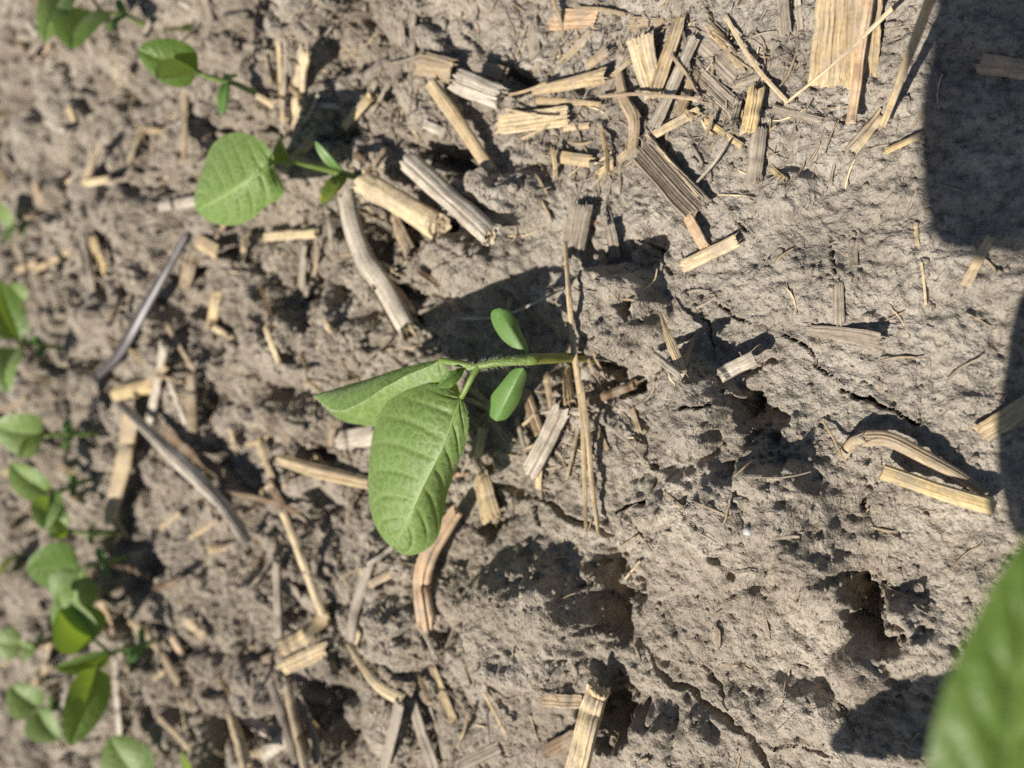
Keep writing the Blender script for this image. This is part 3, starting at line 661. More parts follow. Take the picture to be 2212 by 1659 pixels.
 (CH, [(1668, 366), (1692, 387)], 13, 'yellow', 'tiny yellow chip below the standing grey bark slab', 'stalk chip', {}),
 # --- left middle
 (CH, [(198, 518), (228, 586)], 25, 'yellow', 'bright yellow chip leaning on white fibres at middle left', 'stalk chip', dict(lift=(.003, .003))),
 (CH, [(176, 508), (202, 632)], 26, 'white', 'whitish frayed husk shred beside the bright yellow chip at middle left', 'stalk chip', dict(ridge=.3, rag=(.3, 1.4), lift=(.002, .001))),
 (ST, [(344, 447), (424, 434)], 19, 'white', 'pale stick end passing under the second seedling leaf', 'straw', dict(lift=(.001, .004))),
 (CH, [(424, 520), (470, 546)], 28, 'straw', 'dusty straw chip below the second seedling leaf', 'stalk chip', dict(lift=(.002, .004))),
 (CH, [(467, 628), (455, 700)], 29, 'yellow', 'bright cream yellow chip right of the dark trench at left', 'stalk chip', dict(lift=(.004, .002), curve=.2)),
 (CH, [(455, 704), (502, 732)], 13, 'cream', 'narrow cream sliver under the bright chip right of the dark trench', 'stalk chip', {}),
 (CH, [(414, 548), (398, 622)], 34, 'tan', 'fibrous tan chip at the upper end of the dark trench', 'stalk chip', dict(ridge=.2, lift=(.003, .002))),
 (ST, [(360, 704), (418, 800)], 11, 'tan', 'thin straw slanting across the lower end of the dark trench', 'straw', dict(lift=(.004, .002))),
 (CH, [(572, 706), (602, 784)], 15, 'cream', 'cream splinter alone on soil at middle left', 'stalk chip', {}),
 (ST, [(352, 748), (338, 830), (320, 914)], 27, 'white', 'pale flattened stick beside the yellow block at middle left', 'straw', dict(lift=(.005, .004))),
 (CH, [(244, 852), (328, 832)], 27, 'yellow', 'bright yellow block lying behind the pale flattened stick', 'stalk chip', dict(lift=(.003, .004), curve=.2)),
 (ST, [(574, 510), (684, 504)], 17, 'cream', 'short cream stick lying level below the second seedling', 'straw', dict(lift=(.003, .003), kind='round')),
 (STK, [(748, 420), (764, 502), (798, 577), (826, 612), (876, 703)], 38, 'white', 'curved bleached stalk with a rotted brown lower end', 'stalk', dict(kind='round', lift=(.008, .007, .004, .001), taper=(.9, 1.05, 1.0), ridge=.1)),
 (CH, [(843, 460), (880, 536)], 27, 'tan', 'forked short stalk piece below the straw coloured thick stalk', 'stalk chip', dict(rag=(.2, 1.0), lift=(.003, .001))),
 (ST, [(656, 530), (650, 622)], 18, 'grey', 'dusty upright straw left of the round soil hole', 'straw', dict(lift=(.002, .001))),
 (TW, [(996, 688), (1061, 686), (1130, 666), (1224, 619)], 4.5, 'white', 'fine white thread arching behind the upper seed leaf', 'thread', dict(lift=(.006, .010, .012, .006))),
 # --- middle
 (CH, [(1254, 446), (1236, 548)], 54, 'grey', 'grey grooved stump of stalk above the tall thin straw', 'stalk chip', dict(ridge=.14, curve=.18, rag=(.2, .6), lift=(.004, .003))),
 (CH, [(1316, 486), (1330, 556)], 24, 'grey', 'small grey grooved chip right of the grooved stump', 'stalk chip', dict(ridge=.12, lift=(.002, .003))),
 (CH, [(1280, 484), (1299, 470)], 10, 'peach', 'tiny pinkish chip between the two grey grooved pieces', 'stalk chip', {}),
 (CH, [(1475, 576), (1590, 520)], 28, 'cream', 'cream chip with dark specks on crusted soil right of the central clod', 'stalk chip', dict(lift=(.002, .004), curve=.1)),
 (CH, [(1484, 468), (1522, 536)], 25, 'peach', 'folded pinkish chip above the speckled cream chip', 'stalk chip', dict(lift=(.003, .002), roll=-.3, curve=.2)),
 (TW, [(1478, 634), (1505, 627), (1532, 630)], 6, 'grey', 'short curved dark rootlet on the crust right of the central clod', 'rootlet', {}),
 (TW, [(1499, 668), (1520, 658), (1546, 642)], 6, 'grey', 'second curved rootlet just under the short dark one', 'rootlet', {}),
 (CH, [(1424, 672), (1448, 740), (1478, 810)], 20, 'cream', 'pointed cream splinter standing right of the central clod', 'stalk chip', dict(taper=(.15, 1.1, .8), lift=(.004, .003), ridge=.12)),
 (CH, [(1412, 766), (1472, 814)], 17, 'white', 'pale blunt chip touching the foot of the pointed cream splinter', 'stalk chip', dict(lift=(.003, .003), kind='round', pith=False)),
 (TW, [(1498, 729), (1488, 760), (1480, 793)], 8, 'tan', 'short tan twig right of the pointed cream splinter', 'twig', dict(lift=(.004, .002))),
 (CH, [(1556, 810), (1630, 774)], 30, 'white', 'clean pale chip with a square end on the mound right of center', 'stalk chip', dict(lift=(.004, .007), curve=.08, thick=.002, rag=(.1, .05))),
 (ST, [(1266, 764), (1282, 806), (1303, 846)], 8, 'tan', 'tan straw strand leaning beside the stem hole, left of two', 'straw', dict(lift=(.006, .004))),
 (ST, [(1280, 762), (1298, 800), (1313, 838)], 9, 'tan', 'tan straw strand leaning beside the stem hole, right of two', 'straw', dict(lift=(.006, .004))),
 (ST, [(1264, 870), (1372, 830)], 18, 'brown', 'dark brown stick lying across the right side of the stem hole', 'straw', dict(lift=(.005, .008), kind='round', pith=False)),
 # --- right
 (CH, [(1843, 512), (1843, 607)], 19, 'grey', 'faint grey strip beside the short crack at right', 'stalk chip', dict(sink=.0006)),
 (CH, [(1809, 612), (1812, 700)], 23, 'grey', 'dull bark strip standing in line below the short crack at right', 'stalk chip', dict(sink=.0002, ridge=.12)),
 (CH, [(1746, 714), (1820, 722), (1898, 738)], 34, 'grey', 'flat grey leaf shred with a lifted dark right corner', 'stalk chip', dict(curve=.02, sink=-.0006, lift=(.0, .0, .004), taper=(.7, 1.1), roll=-.08)),
 (TW, [(1978, 488), (1982, 530)], 8, 'cream', 'tiny pale splinter right of the crusted slope', 'twig', {}),
 (TW, [(1990, 566), (1996, 610), (2000, 658)], 5, 'cream', 'thin pale fibre below the tiny pale splinter at right', 'twig', {}),
 (ST, [(2140, 512), (2085, 616)], 20, 'straw', 'blurred tan straw tucked under the upper right shadow edge', 'straw', dict(lift=(.004, .001))),
 (CH, [(1906, 1018), (2020, 1058), (2146, 1096)], 31, 'yellow', 'long bright yellow slat running into the shadow at right', 'stalk chip', dict(lift=(.004, .003), curve=.1, rag=(.05, .1), thick=.0025)),
 (HU, [(1864, 948), (1920, 950), (2000, 990), (2074, 1030), (2126, 1066)], 30, 'tan', 'brown lined husk curving above the long bright yellow slat', 'husk', dict(ridge=.12, curve=.25, lift=(.006, .005, .002), taper=(1.2, 1, .6))),
 (HU, [(1818, 982), (1838, 955), (1860, 944)], 26, 'tan', 'twisted papery knot at the left end of the brown lined husk', 'husk', dict(curve=.4, roll=.5, lift=(.002, .006), rag=(.5, .5))),
 (TW, [(1778, 910), (1802, 950), (1822, 994)], 5, 'straw', 'fine straw leaning against the twisted papery knot', 'twig', dict(lift=(.001, .006))),
 (CH, [(2120, 938), (2226, 872)], 42, 'straw', 'blurred tan chip at the right edge beside the shadow', 'stalk chip', dict(lift=(.001, .003))),
 # --- left, lower middle
 (CH, [(280, 894), (262, 1000), (233, 1120)], 46, 'straw', 'large tapering tan slab leaning down at middle left', 'stalk chip', dict(lift=(.006, .003), taper=(1.1, 1, .6), curve=.2)),
 (CH, [(196, 862), (226, 884)], 18, 'white', 'small bright white fluff tip left of the large tan slab', 'stalk chip', dict(ridge=.3)),
 (STK, [(258, 872), (344, 960), (420, 1034), (476, 1090), (534, 1174)], 26, 'white', 'long split stalk crossing diagonally at middle left, pale with a dark hollow', 'stalk', dict(kind='chip', curve=.42, lift=(.006, .007, .005, .003), taper=(.4, 1.25, .6), thick=.001)),
 (CH, [(352, 925), (400, 965), (486, 1032)], 24, 'brown', 'dark brown rotten strip lying along the long split stalk', 'stalk chip', dict(lift=(.002, .002))),
 (ST, [(362, 815), (400, 916)], 15, 'white', 'pale thin straw left of the round tan straw in the dark gap', 'straw', dict(lift=(.003, .002))),
 (ST, [(413, 806), (417, 930)], 22, 'tan', 'round tan straw standing in the dark gap at middle left', 'straw', dict(kind='round', lift=(.004, .001))),
 (CH, [(346, 1140), (388, 1108)], 10, 'straw', 'short tan sliver right of the large tapering slab', 'stalk chip', {}),
 (CH, [(410, 1163), (470, 1124)], 9, 'straw', 'short tan sliver under the middle of the long split stalk', 'stalk chip', {}),
 (CH, [(556, 952), (588, 1036)], 17, 'cream', 'cream stick end above a brown stub left of the big leaf', 'stalk chip', dict(lift=(.004, .003))),
 (ST, [(582, 1036), (614, 1096)], 20, 'brown', 'brown stub lying under the cream stick end', 'straw', dict(kind='round', lift=(.002, .002))),
 (ST, [(186, 1240), (216, 1300), (244, 1366)], 18, 'peach', 'peach coloured straw standing behind the yellow green leaves at left', 'straw', dict(lift=(.002, .002))),
 (STK, [(602, 992), (690, 1018), (800, 1046)], 26, 'straw', 'straw coloured stalk running level to under the big leaf', 'stalk', dict(kind='round', lift=(.003, .003), taper=(.8, 1, .8))),
 (CH, [(624, 1056), (692, 1030)], 30, 'grey', 'dusty wedge below the straw coloured level stalk', 'stalk chip', dict(lift=(.002, .003))),
 (CH, [(678, 980), (708, 1013)], 10, 'yellow', 'small yellow sliver above the straw coloured level stalk', 'stalk chip', {}),
 (CH, [(726, 952), (808, 940)], 36, 'white', 'pale chip poking out left of the big leaf edge', 'stalk chip', dict(lift=(.003, .003), curve=.15)),
 (TW, [(480, 1064), (560, 1078), (620, 1098), (686, 1138)], 11, 'brown', 'long brown twig left of the big leaf tip', 'twig', dict(lift=(.003, .004, .002))),
 (STK, [(612, 1108), (644, 1188), (696, 1328)], 19, 'cream', 'long cream stalk leaning down with a dark shadow on its right', 'stalk', dict(kind='round', lift=(.004, .004, .003))),
 (CH, [(1038, 1030), (1060, 1120)], 50, 'straw', 'smooth tan chip with one dark line right of the big leaf', 'stalk chip', dict(lift=(.003, .003), curve=.1, taper=(.85, 1.05))),
 (STK, [(988, 1104), (934, 1184), (913, 1255), (922, 1348)], 35, 'peach', 'bent brown tan stalk with deep grooves below the big leaf tip', 'stalk', dict(kind='round', ridge=.16, lift=(.004, .004, .004, .003), taper=(.7, 1, 1.05), rag=(.2, .8))),
 (CH, [(1042, 928), (1030, 986)], 25, 'straw', 'small block chip between the big leaf and the lower seed leaf', 'stalk chip', dict(lift=(.003, .003), curve=.2)),
 (CH, [(1056, 888), (1102, 952)], 26, 'grey', 'lined grey straw bundle under the lower seed leaf', 'stalk chip', dict(ridge=.25, rag=(.4, .5), lift=(.002, .003))),
 (ST, [(1116, 904), (1134, 972)], 11, 'grey', 'short grey stick right of the lined straw bundle', 'straw', dict(kind='round', lift=(.003, .002), pith=False)),
 (CH, [(976, 1026), (1012, 1025)], 9, 'peach', 'tiny pinkish splinter at the right margin of the big leaf', 'stalk chip', {}),
 # --- under and right of the seedling
 (CH, [(1208, 888), (1178, 950), (1142, 1018)], 44, 'white', 'frayed bleached stalk chunk right of the lower seed leaf', 'stalk chip', dict(ridge=.18, curve=.2, lift=(.006, .003), rag=(.6, .2))),
 (CH, [(1165, 1000), (1162, 1056)], 15, 'yellow', 'small yellow strip under the frayed bleached chunk', 'stalk chip', dict(lift=(.001, .001))),
 (CH, [(1178, 806), (1190, 880)], 15, 'tan', 'brown strip hanging down above the frayed bleached chunk', 'stalk chip', dict(lift=(.006, .005))),
 (CH, [(1222, 798), (1229, 872)], 27, 'straw', 'fibrous burlap like chip left of the tall thin straw', 'stalk chip', dict(ridge=.25, lift=(.003, .004))),
 (CH, [(1134, 844), (1164, 932)], 28, 'tan', 'ridged straw bundle directly right of the lower seed leaf', 'stalk chip', dict(ridge=.25, rag=(.4, .3), lift=(.002, .003))),
 (TW, [(1247, 934), (1236, 985), (1224, 1036)], 7, 'tan', 'thin tan straw left of the forked end of the tall straw', 'twig', dict(lift=(.003, .001))),
 (TW, [(1272, 895), (1320, 926), (1362, 960), (1390, 994)], 6, 'grey', 'thin grey branch on the crust right of the tall thin straw', 'twig', dict(lift=(.003, .003, .001))),
 (CH, [(1284, 910), (1312, 972)], 11, 'tan', 'narrow tan splinter under the thin grey branch', 'stalk chip', {}),
 (CH, [(1366, 882), (1382, 934)], 10, 'tan', 'small tan splinter on pitted crust right of the thin grey branch', 'stalk chip', {}),
 (TW, [(1434, 1062), (1481, 1102)], 6, 'tan', 'short twig on the rough mound right of center', 'twig', {}),
 (TW, [(1338, 1184), (1372, 1161)], 4, 'straw', 'tiny straw crossing the wide crack', 'twig', dict(lift=(.001, .001))),
 (TW, [(1350, 1251), (1383, 1212)], 5, 'straw', 'tiny straw in the shade of the big lower mound', 'twig', dict(lift=(.003, .001))),
 # --- bottom
 (ST, [(247, 1424), (252, 1510), (258, 1600)], 18, 'white', 'bleached upright straw among the lower left seedlings', 'straw', dict(lift=(.002, .002))),
 (ST, [(278, 1338), (330, 1387), (386, 1478)], 18, 'tan', 'bent tan straw right of the lower left seedling stem', 'straw', dict(lift=(.003, .003, .002))),
 (CH, [(370, 1376), (388, 1410), (402, 1446)], 19, 'peach', 'curled orange tan chip right of the bent tan straw', 'stalk chip', dict(curve=.3, lift=(.003, .002))),
 (CH, [(398, 1340), (442, 1376)], 21, 'straw', 'tan wedge above the curled orange tan chip', 'stalk chip', dict(lift=(.003, .003))),
 (ST, [(340, 1550), (380, 1588), (420, 1634)], 11, 'straw', 'thin straw bordering the dark hollow at lower left', 'straw', dict(lift=(.002, .002))),
 (ST, [(502, 1552), (520, 1610), (536, 1668)], 27, 'cream', 'cream stick leaving the picture at the lower left bottom edge', 'straw', dict(kind='round', lift=(.006, .004))),
 (CH, [(514, 1548), (602, 1592)], 25, 'white', 'bleached strip slanting right from the cream stick top', 'stalk chip', dict(lift=(.004, .004))),
 (CH, [(568, 1632), (616, 1594)], 25, 'white', 'white blunt chip at the bottom edge right of the cream stick', 'stalk chip', dict(lift=(.004, .004), curve=.2)),
 (ST, [(540, 1238), (545, 1400)], 16, 'dark', 'dark upright stick shaded at lower left', 'straw', dict(kind='round', lift=(.001, .001))),
 (CH, [(86, 1482), (106, 1388)], 15, 'tan', 'dull tan strip between the pale lower left leaves', 'stalk chip', {}),
 (ST, [(598, 1212), (603, 1377)], 18, 'grey', 'grey upright straw left of the long cream stalk', 'straw', dict(kind='round', lift=(.003, .003))),
 (CH, [(606, 1260), (684, 1317)], 27, 'grey', 'dusty slat linking the grey upright straw and the long cream stalk', 'stalk chip', dict(lift=(.003, .003))),
 (CH, [(706, 1326), (660, 1372), (608, 1402)], 28, 'straw', 'tan slat meeting the lower end of the long cream stalk', 'stalk chip', dict(lift=(.003, .003))),
 (CH, [(692, 1374), (567, 1426)], 14, 'brown', 'brown strip along the underside of the tan slat', 'stalk chip', dict(lift=(.001, .001))),
 (CH, [(602, 1448), (702, 1402)], 27, 'cream', 'pale frayed slab below the tan slat', 'stalk chip', dict(ridge=.2, rag=(.5, .5))),
 (HU, [(796, 1214), (764, 1320), (756, 1378)], 23, 'grey', 'grey sheath strip curving down left of the grooved bent stalk', 'husk', dict(lift=(.002, .003), curve=.25)),
 (HU, [(844, 1240), (796, 1267), (772, 1304)], 14, 'tan', 'thin side blade branching from the grey sheath strip', 'husk', dict(lift=(.001, .004))),
 (CH, [(790, 1322), (762, 1400)], 13, 'cream', 'pale sliver under the grey sheath strip', 'stalk chip', dict(lift=(.001, .002))),
 (STK, [(752, 1392), (808, 1476), (870, 1516)], 21, 'cream', 'cream stick with a white tip and a strong shadow at bottom center left', 'stalk', dict(lift=(.004, .006, .004), curve=.25, taper=(.6, 1, 1.2))),
 (CH, [(932, 1440), (980, 1558)], 23, 'straw', 'ridged straw slat right of the white tipped cream stick', 'stalk chip', dict(**RIDGED)),
 (ST, [(586, 1474), (618, 1570), (648, 1668)], 21, 'grey', 'grey bottom edge straw, leftmost of three leaning together', 'straw', dict(kind='round', lift=(.004, .004))),
 (ST, [(620, 1480), (640, 1570), (662, 1668)], 22, 'tan', 'tan bottom edge straw, middle of three leaning together', 'straw', dict(kind='round', lift=(.006, .006))),
 (HU, [(642, 1506), (668, 1570), (690, 1668)], 27, 'grey', 'flat grey blade, rightmost of three leaning at the bottom edge', 'husk', dict(lift=(.003, .004))),
 (ST, [(862, 1518), (846, 1590), (828, 1660)], 23, 'grey', 'grey straw dropping from the white tipped cream stick to the bottom edge', 'straw', dict(lift=(.003, .003))),
 (HU, [(888, 1514), (912, 1590), (940, 1668)], 27, 'grey', 'broad dusty blade at the bottom edge right of the dropping grey straw', 'husk', dict(curve=.06, lift=(.002, .004))),
 (ST, [(926, 1526), (944, 1580), (961, 1640)], 10, 'grey', 'thin grey straw along the broad dusty blade', 'straw', dict(lift=(.002, .002))),
 (TW, [(1044, 1496), (1068, 1540), (1092, 1584)], 8, 'straw', 'thin stem casting a dark shadow at the bottom middle', 'twig', dict(lift=(.006, .004))),
 (CH, [(990, 1656), (1078, 1614)], 25, 'grey', 'dark lined strip at the bottom edge middle', 'stalk chip', dict(ridge=.15)),
 (CH, [(1292, 1488), (1268, 1570), (1243, 1672)], 44, 'cream', 'big bright ridged slab standing over the dark hole at the bottom edge', 'stalk chip', dict(ridge=.12, curve=.12, lift=(.009, .007), thick=.0025, rag=(.12, .1))),
 (CH, [(1172, 1512), (1258, 1516)], 29, 'tan', 'dusty slat passing behind the big bright ridged slab', 'stalk chip', dict(lift=(.0, .002), curve=.05)),
 (CH, [(1180, 1628), (1243, 1594)], 35, 'brown', 'brown flat chip left of the big bright ridged slab', 'stalk chip', dict(curve=.05, lift=(.001, .003))),
]
for name, pts, w, col, label, cat, kw in B:
    piece(name, pts, w, col, label, cat, **kw)

# the tall straw with the forked lower end: one piece that splits in two prongs
o = sweep('straw', [(1220, 522), (1228, 640), (1238, 754), (1252, 850)], 13, MAT['straw'], 'chip', curve=.3, lift=(.005, .011, .007, .008), seed=901, taper=(.6, 1, 1.1), follow=.1)
tag(o, 'tall thin straw running from the grooved stump to its forked end below the seedling', 'straw', 'corn residue lying on the soil')
for pr in ([(1250, 838), (1258, 930), (1262, 1050), (1265, 1142)], [(1254, 838), (1268, 930), (1278, 1050), (1292, 1154)]):
    c = sweep('prong', pr, 11 if pr[0][0] == 1250 else 13, MAT['straw'], 'chip', curve=.3, lift=(.008, .006, .004, .003), seed=int(pr[-1][0]), taper=(1, 1, .6), follow=.1, rag=(.1, 1.2))
    c.parent = o; c.matrix_parent_inverse = Matrix.Translation(o.location).inverted()
# rotted brown end of the curved bleached stalk
rot_parent = [q for q in bpy.data.objects if q.get('label', '').startswith('curved bleached stalk')][0]
for k_, (pr, wd, cl) in enumerate((([(818, 600), (846, 650), (874, 700)], 34, 'tan'), ([(836, 606), (866, 650), (892, 690)], 22, 'peach'), ([(812, 612), (836, 664), (858, 706)], 16, 'brown'))):
    c = sweep('rotted_end', pr, wd, MAT[cl], 'chip', curve=.3, ridge=.45, rag=(.6, 1.3), seed=310 + k_, lift=(.004, .002, .001), thick=.0015)
    c.parent = rot_parent; c.matrix_parent_inverse = Matrix.Translation(rot_parent.location).inverted()
# dark glossy bent blade at left
o = sweep('leaf_blade', [(402, 508), (350, 600), (300, 684), (254, 766), (204, 816)], 22, MAT['glossblade'], 'chip', curve=.15, lift=(.004, .006, .006, .004), seed=77, taper=(.5, 1, .7), roll=.35, follow=.1, ridge=0.0)
tag(o, 'dark glossy bent blade with a bluish shine at left', 'leaf blade')
# small pale pebble
def lump(name, p, r, mat, seed, sub=2, sq=(1, 1, .8), rough=.18):
    bm = bmesh.new(); bmesh.ops.create_icosphere(bm, subdivisions=sub, radius=1.0)
    rng = np.random.RandomState(seed); f = rng.uniform(-1, 1, (6, 3)) * 2.2; ph = rng.uniform(0, 6, 6)
    V = []
    for v in bm.verts:
        c = np.array(v.co); k = 1 + rough * sum(math.sin(f[i] @ c * (1 + .5 * i) + ph[i]) / (1 + .5 * i) for i in range(6)) * .6 + rng.uniform(-.03, .03)
        V.append(np.array(p) + c * k * r * np.array(sq))
    F = [tuple(l.vert.index for l in fc.loops) for fc in bm.faces]; bm.free()
    o = mesh_obj(name, V, F, mat); recentre(o, p); return o
g = on_ground(1614, 1147)
tag(lump('pebble', g + [0, 0, .0002], .0011, MAT['pebble'], 5), 'tiny pale grey pebble on the rough mound right of center', 'pebble')
CL = [((1033, 390), 26, 'crumbly round clod beside the lower end of the brown flanked stalk'),
      ((1012, 420), 12, 'small crumb clod touching the crumbly round clod'),
      ((880, 662), 16, 'brown crumb at the rotted end of the curved bleached stalk'),
      ((800, 768), 12, 'small clod on bare soil above the tip of the folded leaf'),
      ((330, 650), 15, 'small clod right of the dark glossy blade'),
      ((250, 640), 12, 'small clod left of the dark glossy blade'),
      ((540, 650), 13, 'small clod between the cream chips at middle left'),
      ((720, 1440), 15, 'small clod left of the white tipped cream stick'),
      ((560, 420), 14, 'small clod under the second seedling'),
      ((1390, 1500), 11, 'small clod beside the crack at the bottom'),
      ((1985, 1270), 12, 'small clod right of the deep soil hole')]
# small fragments that nothing tells apart
frng = np.random.RandomState(21)
def frag_density(u, v):
    return (0.9 * (u < 820) + 1.6 * math.exp(-((u - 1350) / 250) ** 2 - ((v - 200) / 160) ** 2) + 2.2 * math.exp(-((u - 1130) / 120) ** 2 - ((v - 900) / 120) ** 2)
            + 0.7 * math.exp(-((u - 900) / 260) ** 2 - ((v - 1500) / 120) ** 2) + 0.5 * math.exp(-((u - 880) / 120) ** 2 - ((v - 620) / 200) ** 2))
STOP = set('in on at of below above left right beside lying standing with under near along running crossing between behind next to closest left, by amid poking touching leaning pointing tucked half just directly hanging pressed bridging passing leaving entering rising meeting linking casting dropping branching curving slanting shaded and alone continuing widening one'.split())
def short(label):
    out = []
    for w_ in label.replace(',', ' ,').split():
        if w_ in STOP or w_ == ',' or len(out) == 6: break
        out.append(w_)
    return ' '.join(out)
ANCH = [(np.mean([p[0] for p in r[1]]), np.mean([p[1] for p in r[1]]), short(r[4])) for r in B]
names = [a_[2] for a_ in ANCH]
ANCH = [a_ for a_ in ANCH if names.count(a_[2]) == 1 and len(a_[2].split()) > 2]
SHADE = {'grey': 'grey', 'tan': 'tan', 'straw': 'straw coloured', 'cream': 'pale cream', 'brown': 'dark brown', 'white': 'whitish'}
used_labels = set(); nf = tries = 0
while nf < 165 and tries < 6000:
    tries += 1
    u, v = frng.uniform(-20, 1900), frng.uniform(-20, 1680)
    if frng.rand() > frag_density(u, v): continue
    a = frng.uniform(0, math.pi); Lp = frng.uniform(24, 95) * (1.25 if u > 1000 else 1.0); wp = frng.uniform(7, 18)
    du, dv = math.cos(a) * Lp / 2, math.sin(a) * Lp / 2
    key = str(frng.choice(['grey', 'tan', 'straw', 'cream', 'brown', 'white'], p=[.16, .17, .29, .18, .08, .12]))
    lab = None
    for x_, y_, nm in sorted(ANCH, key=lambda q: math.hypot(q[0] - u, q[1] - v))[:3]:
        side = ('left of' if u < x_ else 'right of') if abs(u - x_) > abs(v - y_) else ('above' if v < y_ else 'below')
        cand = '%s %s %s straw fragment %s the %s' % ('longish' if Lp > 62 else 'short', SHADE[key], 'upright' if abs(dv) > 2 * abs(du) else 'level' if abs(du) > 2 * abs(dv) else 'slanting', side, nm)
        if cand not in used_labels and len(cand.split()) <= 16: lab = cand; break
    if lab is None: continue
    used_labels.add(lab)
    o = sweep('straw_fragment', [(u - du, v - dv), (u + dv * .08, v - du * .08), (u + du, v + dv)], wp, MAT[key],
              'chip', curve=frng.uniform(.05, .4), ridge=.2, rag=(1.0, 1.0), seed=1000 + nf, lift=(frng.uniform(.0010, .005), frng.uniform(.0010, .005)), roll=frng.uniform(-.35, .35), taper=(frng.uniform(.6, 1), frng.uniform(.5, 1.1)))
    tag(o, lab, 'straw fragment', 'small straw fragments'); nf += 1
for i, ((a, b), r, lab) in enumerate(CL):
    g = on_ground(a, b); rr = r * depth_of(g) / FP
    tag(lump('soil_clod', g + [0, 0, rr * .3], rr, MAT['soil'], 40 + i, 4, (1, 1.05, .75), .3), lab, 'soil clod', 'loose soil clods')

# fine uncountable litter: slivers and crumbs
def scatter_area(rng, n, fn):
    out = []
    while len(out) < n:
        u, v = rng.uniform(-60, 2270), rng.uniform(-60, 1720)
        if rng.rand() < fn(u, v): out.append((u, v))
    return out
def litter():
    rng = np.random.RandomState(4)
    V, F, fib = {k: [] for k in ('tan', 'grey', 'cream')}, {k: [] for k in ('tan', 'grey', 'cream')}, {k: [] for k in ('tan', 'grey', 'cream')}
    dens = lambda u, v: (0.10 if u < 1400 else 0.035) + 0.75 * (u < 900) + 1.6 * math.exp(-((u - 1350) / 260) ** 2 - ((v - 190) / 170) ** 2) + 3.0 * math.exp(-((u - 1160) / 110) ** 2 - ((v - 920) / 110) ** 2) + .5 * math.exp(-((u - 1000) / 200) ** 2 - ((v - 1540) / 100) ** 2)
    spots = np.array(scatter_area(rng, 3200, dens))
    for p in on_ground_v(spots[:, 0], spots[:, 1]):
        key = rng.choice(['tan', 'grey', 'cream'], p=[.42, .46, .12])
        L = rng.uniform(.002, .012); w = rng.uniform(.0001, .00045) * (1 if rng.rand() < .85 else 1.6); a = rng.uniform(0, math.pi)
        d = np.array([math.cos(a), math.sin(a), 0]); s = np.array([-d[1], d[0], 0])
        bend = rng.uniform(-.12, .12) * L; nseg = 5; base = len(V[key])
        for i in range(nseg):
            t = i / (nseg - 1) - .5
            q = p + d * t * L + s * bend * (4 * t * t)
            q[2] = float(terrain(q[0], q[1])) * .6 + p[2] * .4 + .0003 + (rng.uniform(0, .0012) if i in (0, 4) else 0)
            k = w * (1 - .5 * abs(2 * t) ** 2)
            for sx, sz in ((-1, 0), (0, .7), (1, 0), (0, -.7)):
                V[key].append(q + s * sx * k + np.array([0, 0, sz * k])); fib[key].append((sx * .02, t * L * 100, 0))
        for i in range(nseg - 1):
            for k in range(4):
                F[key].append((base + i * 4 + k, base + i * 4 + (k + 1) % 4, base + i * 4 + 4 + (k + 1) % 4, base + i * 4 + 4 + k))
        F[key].append((base, base + 1, base + 2, base + 3)); m = base + (nseg - 1) * 4; F[key].append((m, m + 1, m + 2, m + 3))
    labs = {'tan': 'tan straw slivers scattered all over the soil', 'grey': 'weathered grey straw slivers scattered all over the soil', 'cream': 'pale straw slivers scattered all over the soil'}
    for k in V:
        tag(mesh_obj('straw_litter', V[k], F[k], MAT[k], attr=('fib', np.array(fib[k]))), labs[k], 'straw litter', None, 'stuff')
    # soil crumbs
    bm = bmesh.new(); bmesh.ops.create_icosphere(bm, subdivisions=1, radius=1.0)
    bv = np.array([v.co[:] for v in bm.verts]); bf = [tuple(l.vert.index for l in f.loops) for f in bm.faces]; bm.free()
    V, F = [], []
    dens = lambda u, v: .22 + .78 * (u < 1000)
    spots = np.array(scatter_area(rng, 9000, dens)); G = list(on_ground_v(spots[:, 0], spots[:, 1])); R_ = [(.00035 + .0018 * rng.rand() ** 3.2) * (.6 if a > 1200 else 1) for a in spots[:, 0]]
    hu = np.concatenate([rng.normal(c[0], 42, 40) for c in ((1868, 1280), (1330, 1300), (1322, 1528), (1655, 915), (1288, 774), (757, 638), (1240, 1230), (1180, 1450))])
    hv = np.concatenate([rng.normal(c[1], 48, 40) for c in ((1868, 1280), (1330, 1300), (1322, 1528), (1655, 915), (1288, 774), (757, 638), (1240, 1230), (1180, 1450))])
    G += list(on_ground_v(hu, hv)); R_ += list(.0003 + .0010 * rng.rand(len(hu)) ** 3)
    for P, wid in HEAP:                                  # soil gathered against the pieces
        for _ in range(12):
            i = rng.randint(0, len(P)) if rng.rand() < .5 else rng.choice([0, len(P) - 1])
            q = P[i] + np.array([rng.normal(), rng.normal(), 0]) * wid * .55
            q[2] = float(terrain(q[0], q[1])); G.append(q); R_.append(.0003 + .0010 * rng.rand() ** 2)
    for p, r in zip(G, R_):
        k = bv * (r * (1 + rng.uniform(-.3, .3, (len(bv), 1)))) * np.array([rng.uniform(.7, 1.2), rng.uniform(.7, 1.2), rng.uniform(.5, .9)])
        base = len(V); V.extend(list(k * np.array([1, 1, .75]) + p - np.array([0, 0, r * .05]))); F.extend([tuple(base + i for i in f) for f in bf])
    tag(mesh_obj('soil_crumbs', V, F, MAT['soil']), 'loose soil crumbs scattered over the field soil', 'soil crumbs', None, 'stuff')
litter()

